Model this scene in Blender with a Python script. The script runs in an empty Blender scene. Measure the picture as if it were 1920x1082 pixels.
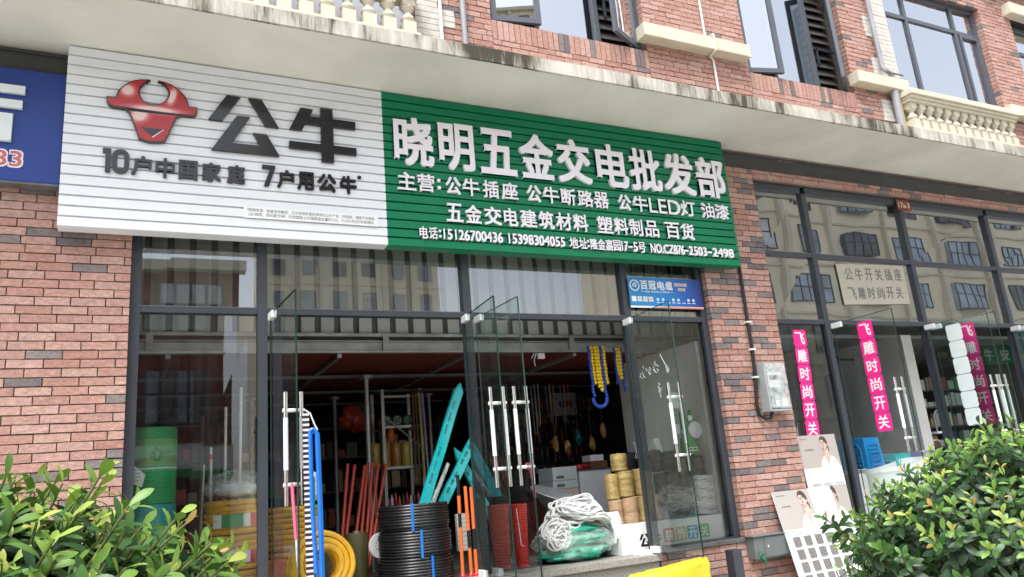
import bpy, math, random
from mathutils import Vector, Matrix, noise
random.seed(7)
SC = bpy.context.scene
COL = SC.collection
R = math.radians
PI = math.pi

# ------------------------------------------------------------------ camera
cam_data = bpy.data.cameras.new("camera")
cam = bpy.data.objects.new("camera", cam_data)
COL.objects.link(cam)
rx = Vector((0.90047486, -0.42667216, -0.08423711))
ry = Vector((0.03316974, 0.26050252, -0.96490321))
rz = Vector((0.43364131, 0.86607697, 0.24872857))
m = Matrix.Identity(4)
for i in range(3):
    m[i][0], m[i][1], m[i][2], m[i][3] = rx[i], -ry[i], -rz[i], (0.0, -6.2, 1.53)[i]
cam.matrix_world = m
cam_data.sensor_fit = 'HORIZONTAL'
cam_data.sensor_width = 36.0
cam_data.lens = 36.0 * 1430.17 / 1920.0
cam_data.clip_start = 0.05
cam_data.clip_end = 2000.0
SC.camera = cam

# ------------------------------------------------------------------ sky, sun, exposure
SUN_EL, SUN_AZ = R(62), R(222)
world = bpy.data.worlds.new("World")
SC.world = world
world.use_nodes = True
wn, wl = world.node_tree.nodes, world.node_tree.links
bg = wn['Background']
sky = wn.new('ShaderNodeTexSky')
sky.sky_type = 'NISHITA'
sky.sun_disc = False
sky.sun_elevation = SUN_EL
sky.sun_rotation = SUN_AZ
sky.dust_density = 3.0
hs = wn.new('ShaderNodeHueSaturation')
hs.inputs['Saturation'].default_value = 0.40
hs.inputs['Value'].default_value = 1.0
wl.new(sky.outputs[0], hs.inputs['Color'])
wl.new(hs.outputs[0], bg.inputs['Color'])
bg.inputs['Strength'].default_value = 0.15
sun_data = bpy.data.lights.new("sun", 'SUN')
sun_data.energy = 1.45
sun_data.angle = R(24)
sun_data.color = (1.0, 0.985, 0.96)
sun = bpy.data.objects.new("sun", sun_data)
COL.objects.link(sun)
sd = Vector((math.sin(SUN_AZ) * math.cos(SUN_EL), math.cos(SUN_AZ) * math.cos(SUN_EL), math.sin(SUN_EL)))
sun.rotation_euler = sd.to_track_quat('Z', 'Y').to_euler()
sun.location = (0, -8, 14)
vs = SC.view_settings
SC.display_settings.display_device = 'sRGB'
vs.view_transform = 'Standard'
vs.look = 'None'
vs.exposure = 1.40
vs.gamma = 1.0
vs.use_curve_mapping = False
SC.render.engine = 'CYCLES'
SC.cycles.max_bounces = 10
SC.cycles.diffuse_bounces = 5
SC.cycles.glossy_bounces = 4
SC.cycles.transparent_max_bounces = 20
SC.cycles.use_denoising = True
SC.cycles.sample_clamp_indirect = 6.0
SC.cycles.caustics_reflective = False
SC.cycles.caustics_refractive = False


# ------------------------------------------------------------------ materials
def lin(r, g, b):
    f = lambda c: (c / 12.92) if c <= 0.04045 else ((c + 0.055) / 1.055) ** 2.4
    return (f(r / 255), f(g / 255), f(b / 255))


def new_mat(name):
    mt = bpy.data.materials.new(name)
    mt.use_nodes = True
    return mt, mt.node_tree.nodes, mt.node_tree.links, mt.node_tree.nodes['Principled BSDF']


def noise_node(n, l, scale, detail=4.0, rough=0.55, mapping=None):
    tc = n.new('ShaderNodeTexCoord')
    t = n.new('ShaderNodeTexNoise')
    t.inputs['Scale'].default_value = scale
    t.inputs['Detail'].default_value = detail
    t.inputs['Roughness'].default_value = rough
    if mapping:
        mp = n.new('ShaderNodeMapping')
        mp.inputs['Scale'].default_value = mapping
        l.new(tc.outputs['Object'], mp.inputs['Vector'])
        l.new(mp.outputs[0], t.inputs['Vector'])
    else:
        l.new(tc.outputs['Object'], t.inputs['Vector'])
    return t


def ramp(n, stops, mode='LINEAR'):
    r = n.new('ShaderNodeValToRGB')
    r.color_ramp.interpolation = mode
    e = r.color_ramp.elements
    while len(e) < len(stops):
        e.new(0.5)
    for el, (p, c) in zip(e, stops):
        el.position = p
        el.color = (*c, 1.0) if len(c) == 3 else c
    return r


def mat(name, col, rough=0.5, metal=0.0, var=0.12, scale=9.0, bump=0.0, bscale=None, coat=0.0, trans=0.0, spec=0.5):
    mt, n, l, p = new_mat(name)
    t = noise_node(n, l, scale)
    a = tuple(max(0, c * (1 - var)) for c in col)
    b = tuple(min(1, c * (1 + var)) for c in col)
    r = ramp(n, [(0.3, a), (0.7, b)])
    l.new(t.outputs['Fac'], r.inputs['Fac'])
    l.new(r.outputs['Color'], p.inputs['Base Color'])
    p.inputs['Roughness'].default_value = rough
    p.inputs['Metallic'].default_value = metal
    p.inputs['Coat Weight'].default_value = coat
    p.inputs['Specular IOR Level'].default_value = spec
    if trans:
        p.inputs['Transmission Weight'].default_value = trans
    if bump:
        bt = noise_node(n, l, bscale or scale * 4)
        bp = n.new('ShaderNodeBump')
        bp.inputs['Strength'].default_value = bump
        bp.inputs['Distance'].default_value = 0.01
        l.new(bt.outputs['Fac'], bp.inputs['Height'])
        l.new(bp.outputs[0], p.inputs['Normal'])
    return mt


def brick_mat(name, stops):
    mt, n, l, p = new_mat(name)
    at = n.new('ShaderNodeAttribute')
    at.attribute_name = 'rnd'
    r = ramp(n, stops, 'LINEAR')
    l.new(at.outputs['Fac'], r.inputs['Fac'])
    t = noise_node(n, l, 22.0, 6.0, 0.7, (1, 1, 2.2))
    tr = ramp(n, [(0.25, (0.52, 0.52, 0.54)), (0.75, (1.32, 1.30, 1.28))])
    l.new(t.outputs['Fac'], tr.inputs['Fac'])
    mx = n.new('ShaderNodeMix')
    mx.data_type = 'RGBA'
    mx.blend_type = 'MULTIPLY'
    mx.inputs[0].default_value = 1.0
    l.new(r.outputs['Color'], mx.inputs[6])
    l.new(tr.outputs['Color'], mx.inputs[7])
    # pale lime bloom in large patches
    t2 = noise_node(n, l, 1.6, 5.0, 0.6)
    r2 = ramp(n, [(0.5, (0, 0, 0)), (0.8, (0.28, 0.28, 0.28))])
    l.new(t2.outputs['Fac'], r2.inputs['Fac'])
    mx2 = n.new('ShaderNodeMix')
    mx2.data_type = 'RGBA'
    l.new(r2.outputs['Color'], mx2.inputs[0])
    l.new(mx.outputs[2], mx2.inputs[6])
    mx2.inputs[7].default_value = (0.5, 0.42, 0.38, 1)
    l.new(mx2.outputs[2], p.inputs['Base Color'])
    p.inputs['Roughness'].default_value = 0.9
    bt = noise_node(n, l, 60.0, 6.0, 0.7)
    bp = n.new('ShaderNodeBump')
    bp.inputs['Strength'].default_value = 0.7
    bp.inputs['Distance'].default_value = 0.012
    l.new(bt.outputs['Fac'], bp.inputs['Height'])
    l.new(bp.outputs[0], p.inputs['Normal'])
    return mt


def glass_mat(name, tint, ior, boost=0.0, wavy=0.0, dust=0.0):
    mt, n, l, p = new_mat(name)
    n.remove(p)
    out = n['Material Output']
    tr = n.new('ShaderNodeBsdfTransparent')
    tr.inputs['Color'].default_value = (*tint, 1)
    gl = n.new('ShaderNodeBsdfGlossy')
    gl.inputs['Roughness'].default_value = 0.0
    gl.inputs['Color'].default_value = (0.95, 0.97, 1.0, 1)
    fr = n.new('ShaderNodeFresnel')
    fr.inputs['IOR'].default_value = ior
    ad = n.new('ShaderNodeMath')
    ad.operation = 'ADD'
    ad.use_clamp = True
    ad.inputs[1].default_value = boost
    l.new(fr.outputs[0], ad.inputs[0])
    mx = n.new('ShaderNodeMixShader')
    l.new(ad.outputs[0], mx.inputs[0])
    l.new(tr.outputs[0], mx.inputs[1])
    l.new(gl.outputs[0], mx.inputs[2])
    last = mx.outputs[0]
    if dust:
        t = noise_node(n, l, 3.0, 8.0, 0.7)
        t2 = noise_node(n, l, 1.0, 5.0, 0.6, (14, 14, 0.8))
        ml = n.new('ShaderNodeMath'); ml.operation = 'MULTIPLY'
        l.new(t.outputs['Fac'], ml.inputs[0]); l.new(t2.outputs['Fac'], ml.inputs[1])
        r = ramp(n, [(0.15, (0, 0, 0)), (0.5, (dust, dust, dust))])
        l.new(ml.outputs[0], r.inputs['Fac'])
        df = n.new('ShaderNodeBsdfDiffuse'); df.inputs['Color'].default_value = (0.6, 0.6, 0.57, 1)
        m2 = n.new('ShaderNodeMixShader')
        l.new(r.outputs['Color'], m2.inputs[0]); l.new(last, m2.inputs[1]); l.new(df.outputs[0], m2.inputs[2])
        last = m2.outputs[0]
    l.new(last, out.inputs['Surface'])
    if wavy:
        t = noise_node(n, l, 1.3, 1.0)
        bp = n.new('ShaderNodeBump')
        bp.inputs['Strength'].default_value = wavy
        bp.inputs['Distance'].default_value = 0.05
        l.new(t.outputs['Fac'], bp.inputs['Height'])
        l.new(bp.outputs[0], gl.inputs['Normal'])
    return mt


def film_mat(name, col, alpha, rough=0.25):
    """clear plastic wrap: half see-through, glossy"""
    mt, n, l, p = new_mat(name)
    p.inputs['Base Color'].default_value = (*col, 1)
    p.inputs['Roughness'].default_value = rough
    t = noise_node(n, l, 14.0, 5.0)
    r = ramp(n, [(0.35, (alpha * 0.55,) * 3), (0.65, (min(1, alpha * 1.5),) * 3)])
    l.new(t.outputs['Fac'], r.inputs['Fac'])
    l.new(r.outputs['Color'], p.inputs['Alpha'])
    bp = n.new('ShaderNodeBump')
    bp.inputs['Strength'].default_value = 0.9
    bp.inputs['Distance'].default_value = 0.02
    l.new(t.outputs['Fac'], bp.inputs['Height'])
    l.new(bp.outputs[0], p.inputs['Normal'])
    return mt


def stripe_mat(name, c1, c2, axis, period, duty=0.5, rough=0.5):
    mt, n, l, p = new_mat(name)
    tc = n.new('ShaderNodeTexCoord')
    sp = n.new('ShaderNodeSeparateXYZ')
    l.new(tc.outputs['Object'], sp.inputs[0])
    d = n.new('ShaderNodeMath'); d.operation = 'DIVIDE'; d.inputs[1].default_value = period
    l.new(sp.outputs['XYZ'.index(axis)], d.inputs[0])
    f = n.new('ShaderNodeMath'); f.operation = 'FRACT'
    l.new(d.outputs[0], f.inputs[0])
    r = ramp(n, [(0.0, c1), (duty, c2)], 'CONSTANT')
    l.new(f.outputs[0], r.inputs['Fac'])
    l.new(r.outputs['Color'], p.inputs['Base Color'])
    p.inputs['Roughness'].default_value = rough
    return mt


M = {}
BR = [(0.0, (0.49, 0.282, 0.228)), (0.15, (0.43, 0.235, 0.187)), (0.3, (0.53, 0.335, 0.28)), (0.45, (0.47, 0.284, 0.235)),
      (0.6, (0.41, 0.212, 0.165)), (0.72, (0.51, 0.315, 0.262)), (0.78, (0.45, 0.262, 0.214)), (0.8, (0.18, 0.15, 0.148)),
      (0.9, (0.235, 0.20, 0.195)), (1.0, (0.155, 0.13, 0.13))]
M['brick'] = brick_mat('brick', BR)
M['mortar'] = mat('mortar', (0.14, 0.12, 0.108), 0.95, var=0.25, scale=30)
M['white_brick'] = mat('white_brick', (0.58, 0.55, 0.50), 0.85, var=0.14, scale=14, bump=0.4)
M['frame'] = mat('frame', (0.040, 0.046, 0.058), 0.42, var=0.12, scale=3, spec=0.5)
M['frame_light'] = mat('frame_light', (0.085, 0.095, 0.115), 0.4, var=0.1, scale=3)
M['beam'] = mat('beam', (0.055, 0.056, 0.055), 0.6, var=0.15, scale=3)
M['glass'] = glass_mat('glass', (0.90, 0.93, 0.91), 1.55, boost=0.15, wavy=0.012, dust=0.10)
M['glass_coated'] = glass_mat('glass_coated', (0.86, 0.88, 0.86), 1.55, boost=0.34, wavy=0.035, dust=0.08)
M['glass_clear'] = glass_mat('glass_clear', (0.95, 0.97, 0.96), 1.45, boost=0.0, wavy=0.012, dust=0.03)
M['glass_low'] = glass_mat('glass_low', (0.92, 0.95, 0.93), 1.5, boost=0.045, wavy=0.012, dust=0.035)
M['door_glass'] = glass_mat('door_glass', (0.87, 0.95, 0.92), 1.5, boost=0.0, dust=0.04)
M['glass_edge'] = mat('glass_edge', (0.01, 0.035, 0.03), 0.15, var=0.1)
M['film_glass'] = glass_mat('film_glass', (0.45, 0.5, 0.52), 1.5, boost=0.5, wavy=0.02)
M['soffit'] = mat('soffit', (0.64, 0.63, 0.565), 0.9, var=0.12, scale=1.1)
M['white_slat'] = mat('white_slat', (0.75, 0.77, 0.80), 0.42, var=0.02, scale=3, bump=0.05, bscale=6)
M['green_slat'] = mat('green_slat', (0.003, 0.175, 0.078), 0.36, var=0.06, scale=3, bump=0.12, bscale=8, spec=0.28)
M['letter_white'] = mat('letter_white', (0.80, 0.77, 0.82), 0.35, var=0.02)
M['letter_black'] = mat('letter_black', (0.011, 0.011, 0.015), 0.14, var=0.1, coat=0.1)
M['letter_side'] = mat('letter_side', (0.30, 0.31, 0.33), 0.5, var=0.05)
M['note_grey'] = mat('note_grey', (0.33, 0.34, 0.34), 0.6, var=0.05)
M['cream'] = mat('cream', (0.60, 0.56, 0.45), 0.8, var=0.08, scale=5, bump=0.2)
M['white_paint'] = mat('white_paint', (0.78, 0.77, 0.74), 0.7, var=0.06, scale=5)
M['balcony_grey'] = mat('balcony_grey', (0.40, 0.40, 0.43), 0.9, var=0.08, scale=2)
M['white'] = mat('white', (0.80, 0.81, 0.81), 0.45, var=0.04)
M['grey_panel'] = mat('grey_panel', (0.52, 0.53, 0.50), 0.55, var=0.06, scale=2)
M['steel'] = mat('steel', (0.36, 0.36, 0.35), 0.45, 0.7, var=0.2, scale=6, bump=0.15)
M['steel_dark'] = mat('steel_dark', (0.13, 0.13, 0.13), 0.6, 0.3, var=0.3, scale=6)
M['chrome'] = mat('chrome', (0.72, 0.70, 0.67), 0.22, 1.0, var=0.08, scale=20)
M['red_oxide'] = mat('red_oxide', (0.12, 0.013, 0.008), 0.75, var=0.35, scale=2)
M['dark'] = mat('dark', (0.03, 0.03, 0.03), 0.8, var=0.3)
M['black'] = mat('black', (0.012, 0.012, 0.014), 0.35, var=0.2)
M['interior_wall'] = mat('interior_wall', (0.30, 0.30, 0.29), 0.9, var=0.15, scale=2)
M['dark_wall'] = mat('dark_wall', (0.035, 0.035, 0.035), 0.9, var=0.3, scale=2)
M['floor'] = mat('floor', (0.15, 0.145, 0.135), 0.6, var=0.2, scale=3)
M['granite'] = mat('granite', (0.33, 0.31, 0.28), 0.6, var=0.6, scale=90, bump=0.2)
M['ground'] = mat('ground', (0.50, 0.49, 0.45), 0.9, var=0.2, scale=2, bump=0.3)
M['asphalt'] = mat('asphalt', (0.16, 0.16, 0.155), 0.9, var=0.3, scale=20, bump=0.4)
M['pipe_grey'] = mat('pipe_grey', (0.30, 0.31, 0.33), 0.45, var=0.1, scale=4)
M['pvc'] = mat('pvc', (0.62, 0.61, 0.55), 0.4, var=0.1)
M['blue_sign'] = mat('blue_sign', (0.004, 0.034, 0.22), 0.45, var=0.08, scale=2)
M['cable_blue'] = mat('cable_blue', (0.004, 0.15, 0.42), 0.35, var=0.5, scale=1.6)
M['red'] = mat('red', (0.55, 0.012, 0.01), 0.28, var=0.15, scale=5, coat=0.5)
M['red_white'] = mat('red_white', (0.78, 0.62, 0.56), 0.25, var=0.08, coat=0.5)
M['pink'] = mat('pink', (0.78, 0.02, 0.24), 0.45, var=0.04)
M['pale'] = mat('pale', (0.66, 0.73, 0.73), 0.5, var=0.04)
M['yellow'] = mat('yellow', (0.72, 0.40, 0.02), 0.32, var=0.2, scale=12)
M['yellow_bag'] = mat('yellow_bag', (0.62, 0.53, 0.03), 0.4, var=0.06, scale=6, bump=0.5, bscale=10)
M['green_net'] = None
M['teal'] = mat('teal', (0.01, 0.42, 0.44), 0.28, var=0.12, scale=6, coat=0.3)
M['teal_dark'] = mat('teal_dark', (0.005, 0.12, 0.14), 0.5)
M['olive'] = mat('olive', (0.085, 0.08, 0.028), 0.4, var=0.2, scale=5)
M['red_pipe'] = mat('red_pipe', (0.42, 0.045, 0.02), 0.4, var=0.15)
M['orange'] = mat('orange', (0.80, 0.17, 0.035), 0.45, var=0.1)
M['blue_hose'] = mat('blue_hose', (0.012, 0.17, 0.62), 0.3, var=0.1)
M['rope_white'] = mat('rope_white', (0.76, 0.76, 0.76), 0.7, var=0.05, scale=60, bump=0.15, bscale=300)
M['gold'] = mat('gold', (0.48, 0.355, 0.14), 0.4, 0.25, var=0.3, scale=40, bump=0.6, bscale=120)
M['tan'] = mat('tan', (0.50, 0.33, 0.20), 0.5, var=0.15, scale=40, bump=0.5, bscale=120)
M['wire_grey'] = mat('wire_grey', (0.22, 0.24, 0.24), 0.4, 0.6, var=0.2)
M['tape_amber'] = mat('tape_amber', (0.42, 0.20, 0.05), 0.25, var=0.2, coat=0.5)
M['tape_yellow'] = mat('tape_yellow', (0.48, 0.36, 0.06), 0.25, var=0.2, coat=0.5)
M['brown'] = mat('brown', (0.16, 0.06, 0.035), 0.55, var=0.25, scale=5)
M['cactus'] = mat('cactus', (0.01, 0.35, 0.06), 0.4, var=0.1)
M['bead_yellow'] = mat('bead_yellow', (0.75, 0.50, 0.01), 0.35, var=0.1)
M['bead_blue'] = mat('bead_blue', (0.015, 0.06, 0.35), 0.35, var=0.1)
M['stool_blue'] = mat('stool_blue', (0.0, 0.25, 0.62), 0.4, var=0.08)
M['lilac'] = mat('lilac', (0.38, 0.33, 0.58), 0.45, var=0.08)
M['poster'] = mat('poster', (0.42, 0.385, 0.36), 0.55, var=0.04, scale=2)
M['skin'] = mat('skin', (0.56, 0.425, 0.36), 0.6, var=0.04)
M['hair'] = mat('hair', (0.075, 0.055, 0.045), 0.6, var=0.2)
M['line_brown'] = mat('line_brown', (0.20, 0.14, 0.12), 0.6, var=0.1)
M['switch_grey'] = mat('switch_grey', (0.17, 0.165, 0.16), 0.45, var=0.08)
M['cardboard'] = mat('cardboard', (0.40, 0.37, 0.30), 0.85, var=0.06)
M['ink'] = mat('ink', (0.15, 0.15, 0.15), 0.6)
M['plate'] = mat('plate', (0.17, 0.035, 0.015), 0.4, var=0.2)
M['box_grey'] = mat('box_grey', (0.13, 0.145, 0.15), 0.5, var=0.1)
M['meter_case'] = mat('meter_case', (0.34, 0.36, 0.36), 0.4, var=0.1)
M['meter_cover'] = film_mat('meter_cover', (0.62, 0.68, 0.68), 0.45, 0.3)
M['plastic_wrap'] = film_mat('plastic_wrap', (0.80, 0.90, 0.88), 0.24)
M['net_package'] = mat('net_package', (0.03, 0.40, 0.27), 0.45, var=0.35, scale=9, bump=0.5)
M['sign_green'] = mat('sign_green', (0.01, 0.13, 0.06), 0.5)
M['sign_navy'] = mat('sign_navy', (0.012, 0.04, 0.09), 0.5)
M['pale_text'] = mat('pale_text', (0.45, 0.48, 0.48), 0.5)
M['sq_red'] = mat('sq_red', (0.50, 0.13, 0.12), 0.5)
M['sq_yellow'] = mat('sq_yellow', (0.66, 0.45, 0.13), 0.5)
M['sq_blue'] = mat('sq_blue', (0.05, 0.28, 0.62), 0.5)
M['sq_green'] = mat('sq_green', (0.16, 0.50, 0.18), 0.5)
M['label_green'] = mat('label_green', (0.03, 0.30, 0.08), 0.5)
M['beige_wall'] = mat('beige_wall', (0.80, 0.72, 0.54), 0.9, var=0.08, scale=0.4)
M['grey_wall'] = mat('grey_wall', (0.40, 0.38, 0.34), 0.9, var=0.1, scale=0.4)
M['far_window'] = mat('far_window', (0.30, 0.36, 0.42), 0.15, var=0.4, scale=0.6)  # pale blue of the reflected sky is put into the pane colour
M['far_window_pale'] = mat('far_window_pale', (0.48, 0.50, 0.50), 0.2, var=0.3, scale=0.8)
M['far_window_dark'] = mat('far_window_dark', (0.07, 0.08, 0.09), 0.12, var=0.4, scale=0.8)
M['far_brick'] = mat('far_brick', (0.20, 0.075, 0.055), 0.9, var=0.2, scale=3)
M['curtain'] = mat('curtain', (0.16, 0.15, 0.14), 0.9, var=0.2, scale=6)
M['brick_grey_louver'] = mat('louver', (0.075, 0.068, 0.06), 0.6, var=0.2, scale=8)
M['pink_cord'] = mat('pink_cord', (0.75, 0.12, 0.25), 0.6)
M['leaf_stem'] = mat('leaf_stem', (0.10, 0.13, 0.03), 0.7)


def fascia_mat():
    mt, n, l, p = new_mat('stained_fascia')
    t = noise_node(n, l, 1.0, 8.0, 0.75, (7.0, 7.0, 0.9))
    big = noise_node(n, l, 0.8, 3.0, 0.6)
    ml = n.new('ShaderNodeMath'); ml.operation = 'MULTIPLY_ADD'
    l.new(big.outputs['Fac'], ml.inputs[0]); ml.inputs[1].default_value = 0.75
    l.new(t.outputs['Fac'], ml.inputs[2])
    r = ramp(n, [(0.72, (0.55, 0.53, 0.465)), (0.86, (0.38, 0.36, 0.305)), (0.95, (0.15, 0.135, 0.10)), (1.0, (0.055, 0.05, 0.036))])
    l.new(ml.outputs[0], r.inputs['Fac'])
    l.new(r.outputs['Color'], p.inputs['Base Color'])
    p.inputs['Roughness'].default_value = 0.95
    bp = n.new('ShaderNodeBump'); bp.inputs['Strength'].default_value = 0.4; bp.inputs['Distance'].default_value = 0.01
    l.new(t.outputs['Fac'], bp.inputs['Height']); l.new(bp.outputs[0], p.inputs['Normal'])
    return mt


M['fascia'] = fascia_mat()


def net_mat():
    mt, n, l, p = new_mat('green_net')
    tc = n.new('ShaderNodeTexCoord')
    w = n.new('ShaderNodeTexWave'); w.wave_type = 'BANDS'; w.bands_direction = 'Z'
    w.inputs['Scale'].default_value = 22.0; w.inputs['Distortion'].default_value = 3.0; w.inputs['Detail Scale'].default_value = 6.0
    l.new(tc.outputs['Object'], w.inputs['Vector'])
    r = ramp(n, [(0.2, (0.0, 0.22, 0.06)), (0.8, (0.02, 0.56, 0.18))])
    l.new(w.outputs['Fac'], r.inputs['Fac']); l.new(r.outputs['Color'], p.inputs['Base Color'])
    p.inputs['Roughness'].default_value = 0.5
    return mt


M['green_net'] = net_mat()


def leaf_mat():
    mt, n, l, p = new_mat('leaf')
    at = n.new('ShaderNodeAttribute'); at.attribute_name = 'rnd'
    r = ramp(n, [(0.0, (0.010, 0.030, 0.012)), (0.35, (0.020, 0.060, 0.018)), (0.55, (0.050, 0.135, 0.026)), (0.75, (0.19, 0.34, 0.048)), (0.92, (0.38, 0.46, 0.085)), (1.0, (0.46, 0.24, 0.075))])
    l.new(at.outputs['Fac'], r.inputs['Fac'])
    l.new(r.outputs['Color'], p.inputs['Base Color'])
    p.inputs['Roughness'].default_value = 0.43
    p.inputs['Subsurface Weight'].default_value = 0.0
    tl = n.new('ShaderNodeBsdfTranslucent')
    l.new(r.outputs['Color'], tl.inputs['Color'])
    mx = n.new('ShaderNodeMixShader'); mx.inputs[0].default_value = 0.25
    l.new(p.outputs[0], mx.inputs[1]); l.new(tl.outputs[0], mx.inputs[2])
    l.new(mx.outputs[0], n['Material Output'].inputs['Surface'])
    return mt


M['leaf'] = leaf_mat()


# ------------------------------------------------------------------ mesh builder
ORG = {}


class B:
    def __init__(s):
        s.v, s.f, s.mi, s.c, s.mats, s.cur, s.rnd = [], [], [], [], [], 0, 0.0

    def mat(s, k):
        if k not in s.mats:
            s.mats.append(k)
        s.cur = s.mats.index(k)
        return s

    def face(s, idx):
        s.f.append(tuple(idx)); s.mi.append(s.cur); s.c.append(s.rnd)

    def add(s, verts, faces):
        o = len(s.v)
        s.v.extend(tuple(v) for v in verts)
        for f in faces:
            s.face([o + i for i in f])

    def box(s, x0, x1, y0, y1, z0, z1):
        v = [(x0, y0, z0), (x1, y0, z0), (x1, y1, z0), (x0, y1, z0), (x0, y0, z1), (x1, y0, z1), (x1, y1, z1), (x0, y1, z1)]
        s.add(v, [(0, 3, 2, 1), (4, 5, 6, 7), (0, 1, 5, 4), (1, 2, 6, 5), (2, 3, 7, 6), (3, 0, 4, 7)])
        return s

    def obox(s, c, ax, ay, az):
        c, ax, ay, az = map(Vector, (c, ax, ay, az))
        v = [c + i * ax + j * ay + k * az for k in (-1, 1) for (i, j) in ((-1, -1), (1, -1), (1, 1), (-1, 1))]
        s.add(v, [(0, 3, 2, 1), (4, 5, 6, 7), (0, 1, 5, 4), (1, 2, 6, 5), (2, 3, 7, 6), (3, 0, 4, 7)])
        return s

    def prism(s, pts, y0, y1):
        """polygon in x,z extruded from y0 (front) to y1"""
        n = len(pts)
        a = sum(pts[i][0] * pts[(i + 1) % n][1] - pts[(i + 1) % n][0] * pts[i][1] for i in range(n))
        if a < 0:
            pts = pts[::-1]
        from mathutils.geometry import tessellate_polygon
        tri = tessellate_polygon([[Vector((x, z, 0)) for x, z in pts]])
        v = [(x, y0, z) for x, z in pts] + [(x, y1, z) for x, z in pts]
        fs = []
        for t in tri:
            p = [pts[i] for i in t]
            ar = (p[1][0] - p[0][0]) * (p[2][1] - p[0][1]) - (p[2][0] - p[0][0]) * (p[1][1] - p[0][1])
            t = t if ar > 0 else t[::-1]
            fs.append(tuple(t)); fs.append(tuple(i + n for i in t[::-1]))
        fs += [(i, i + n, (i + 1) % n + n, (i + 1) % n) for i in range(n)]
        s.add(v, fs)
        return s

    def cyl(s, p0, p1, r0, r1=None, seg=16, cap=True):
        r1 = r0 if r1 is None else r1
        p0, p1 = Vector(p0), Vector(p1)
        d = (p1 - p0).normalized()
        u = d.orthogonal().normalized(); w = d.cross(u)
        v = []
        for p, r in ((p0, r0), (p1, r1)):
            v += [p + r * (math.cos(2 * PI * i / seg) * u + math.sin(2 * PI * i / seg) * w) for i in range(seg)]
        fs = [(i, (i + 1) % seg, seg + (i + 1) % seg, seg + i) for i in range(seg)]
        if cap:
            fs += [tuple(range(seg))[::-1], tuple(range(seg, 2 * seg))]
        s.add(v, fs)
        return s

    def tube(s, path, r, seg=8, closed=False):
        path = [Vector(p) for p in path]
        n = len(path)
        v = []; prev = None
        for i, p in enumerate(path):
            if closed:
                d = path[(i + 1) % n] - path[i - 1]
            else:
                d = path[min(i + 1, n - 1)] - path[max(i - 1, 0)]
            d.normalize()
            if prev is None:
                u = d.orthogonal().normalized()
            else:
                u = (prev - d * prev.dot(d))
                u = u.normalized() if u.length > 1e-6 else d.orthogonal().normalized()
            prev = u; w = d.cross(u)
            rr = r(i / max(1, n - 1)) if callable(r) else r
            v += [p + rr * (math.cos(2 * PI * k / seg) * u + math.sin(2 * PI * k / seg) * w) for k in range(seg)]
        fs = []
        for i in range(n if closed else n - 1):
            j = (i + 1) % n
            fs += [(i * seg + k, i * seg + (k + 1) % seg, j * seg + (k + 1) % seg, j * seg + k) for k in range(seg)]
        if not closed:
            fs += [tuple(range(seg))[::-1], tuple(range((n - 1) * seg, n * seg))]
        s.add(v, fs)
        return s

    def lathe(s, prof, c=(0, 0, 0), seg=24, rot=None, cap=True):
        c = Vector(c)
        v = []
        for r, z in prof:
            for i in range(seg):
                p = Vector((r * math.cos(2 * PI * i / seg), r * math.sin(2 * PI * i / seg), z))
                v.append(c + (rot @ p if rot else p))
        n = len(prof); fs = []
        for j in range(n - 1):
            fs += [(j * seg + i, j * seg + (i + 1) % seg, (j + 1) * seg + (i + 1) % seg, (j + 1) * seg + i) for i in range(seg)]
        if cap:
            fs += [tuple(range(seg))[::-1], tuple(range((n - 1) * seg, n * seg))]
        s.add(v, fs)
        return s

    def ring(s, c, Rr, r, seg=40, tseg=8, rot=None, sx=1.0, wob=0.0):
        c = Vector(c); pts = []
        ph = random.random() * 6
        for i in range(seg):
            a = 2 * PI * i / seg
            k = Rr * (1 + wob * math.sin(3 * a + ph))
            p = Vector((k * sx * math.cos(a), k * math.sin(a), wob * Rr * 0.5 * math.sin(2 * a + ph)))
            pts.append(c + (rot @ p if rot else p))
        return s.tube(pts, r, tseg, True)

    def build(s, name, parent=None, smooth=False, bevel=0.0, mats=None):
        org = ORG.get(parent.name, Vector((0, 0, 0))) if parent else Vector((0, 0, 0))
        me = bpy.data.meshes.new(name)
        me.from_pydata([(Vector(v) - org) for v in s.v], [], s.f)
        for k in s.mats:
            me.materials.append(M[k])
        me.polygons.foreach_set('material_index', s.mi)
        at = me.attributes.new('rnd', 'FLOAT', 'FACE')
        at.data.foreach_set('value', s.c)
        me.update()
        if smooth:
            me.shade_smooth()
            me.set_sharp_from_angle(angle=R(40))
        ob = bpy.data.objects.new(name, me)
        COL.objects.link(ob)
        if parent:
            ob.parent = parent
            ORG[ob.name] = org
        if bevel:
            bv = ob.modifiers.new('bevel', 'BEVEL'); bv.width = bevel; bv.segments = 2; bv.limit_method = 'ANGLE'
        return ob


def tag(o, label=None, cat=None, group=None, kind=None):
    if label: o['label'] = label
    if cat: o['category'] = cat
    if group: o['group'] = group
    if kind: o['kind'] = kind
    return o


def thing(name, label, cat, loc=(0, 0, 0), group=None):
    o = bpy.data.objects.new(name, None)
    o.empty_display_size = 0.1
    COL.objects.link(o)
    o.location = loc
    ORG[o.name] = Vector(loc)
    return tag(o, label, cat, group)


def solo(b, name, label, cat, group=None, smooth=False, bevel=0.0):
    """one-mesh thing whose origin is moved to its base"""
    xs = [v[0] for v in b.v]; ys = [v[1] for v in b.v]; zs = [v[2] for v in b.v]
    o = Vector(((min(xs) + max(xs)) / 2, (min(ys) + max(ys)) / 2, min(zs)))
    b.v = [tuple(Vector(v) - o) for v in b.v]
    ob = b.build(name, None, smooth, bevel)
    ob.location = o
    ORG[ob.name] = o
    return tag(ob, label, cat, group)


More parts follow.
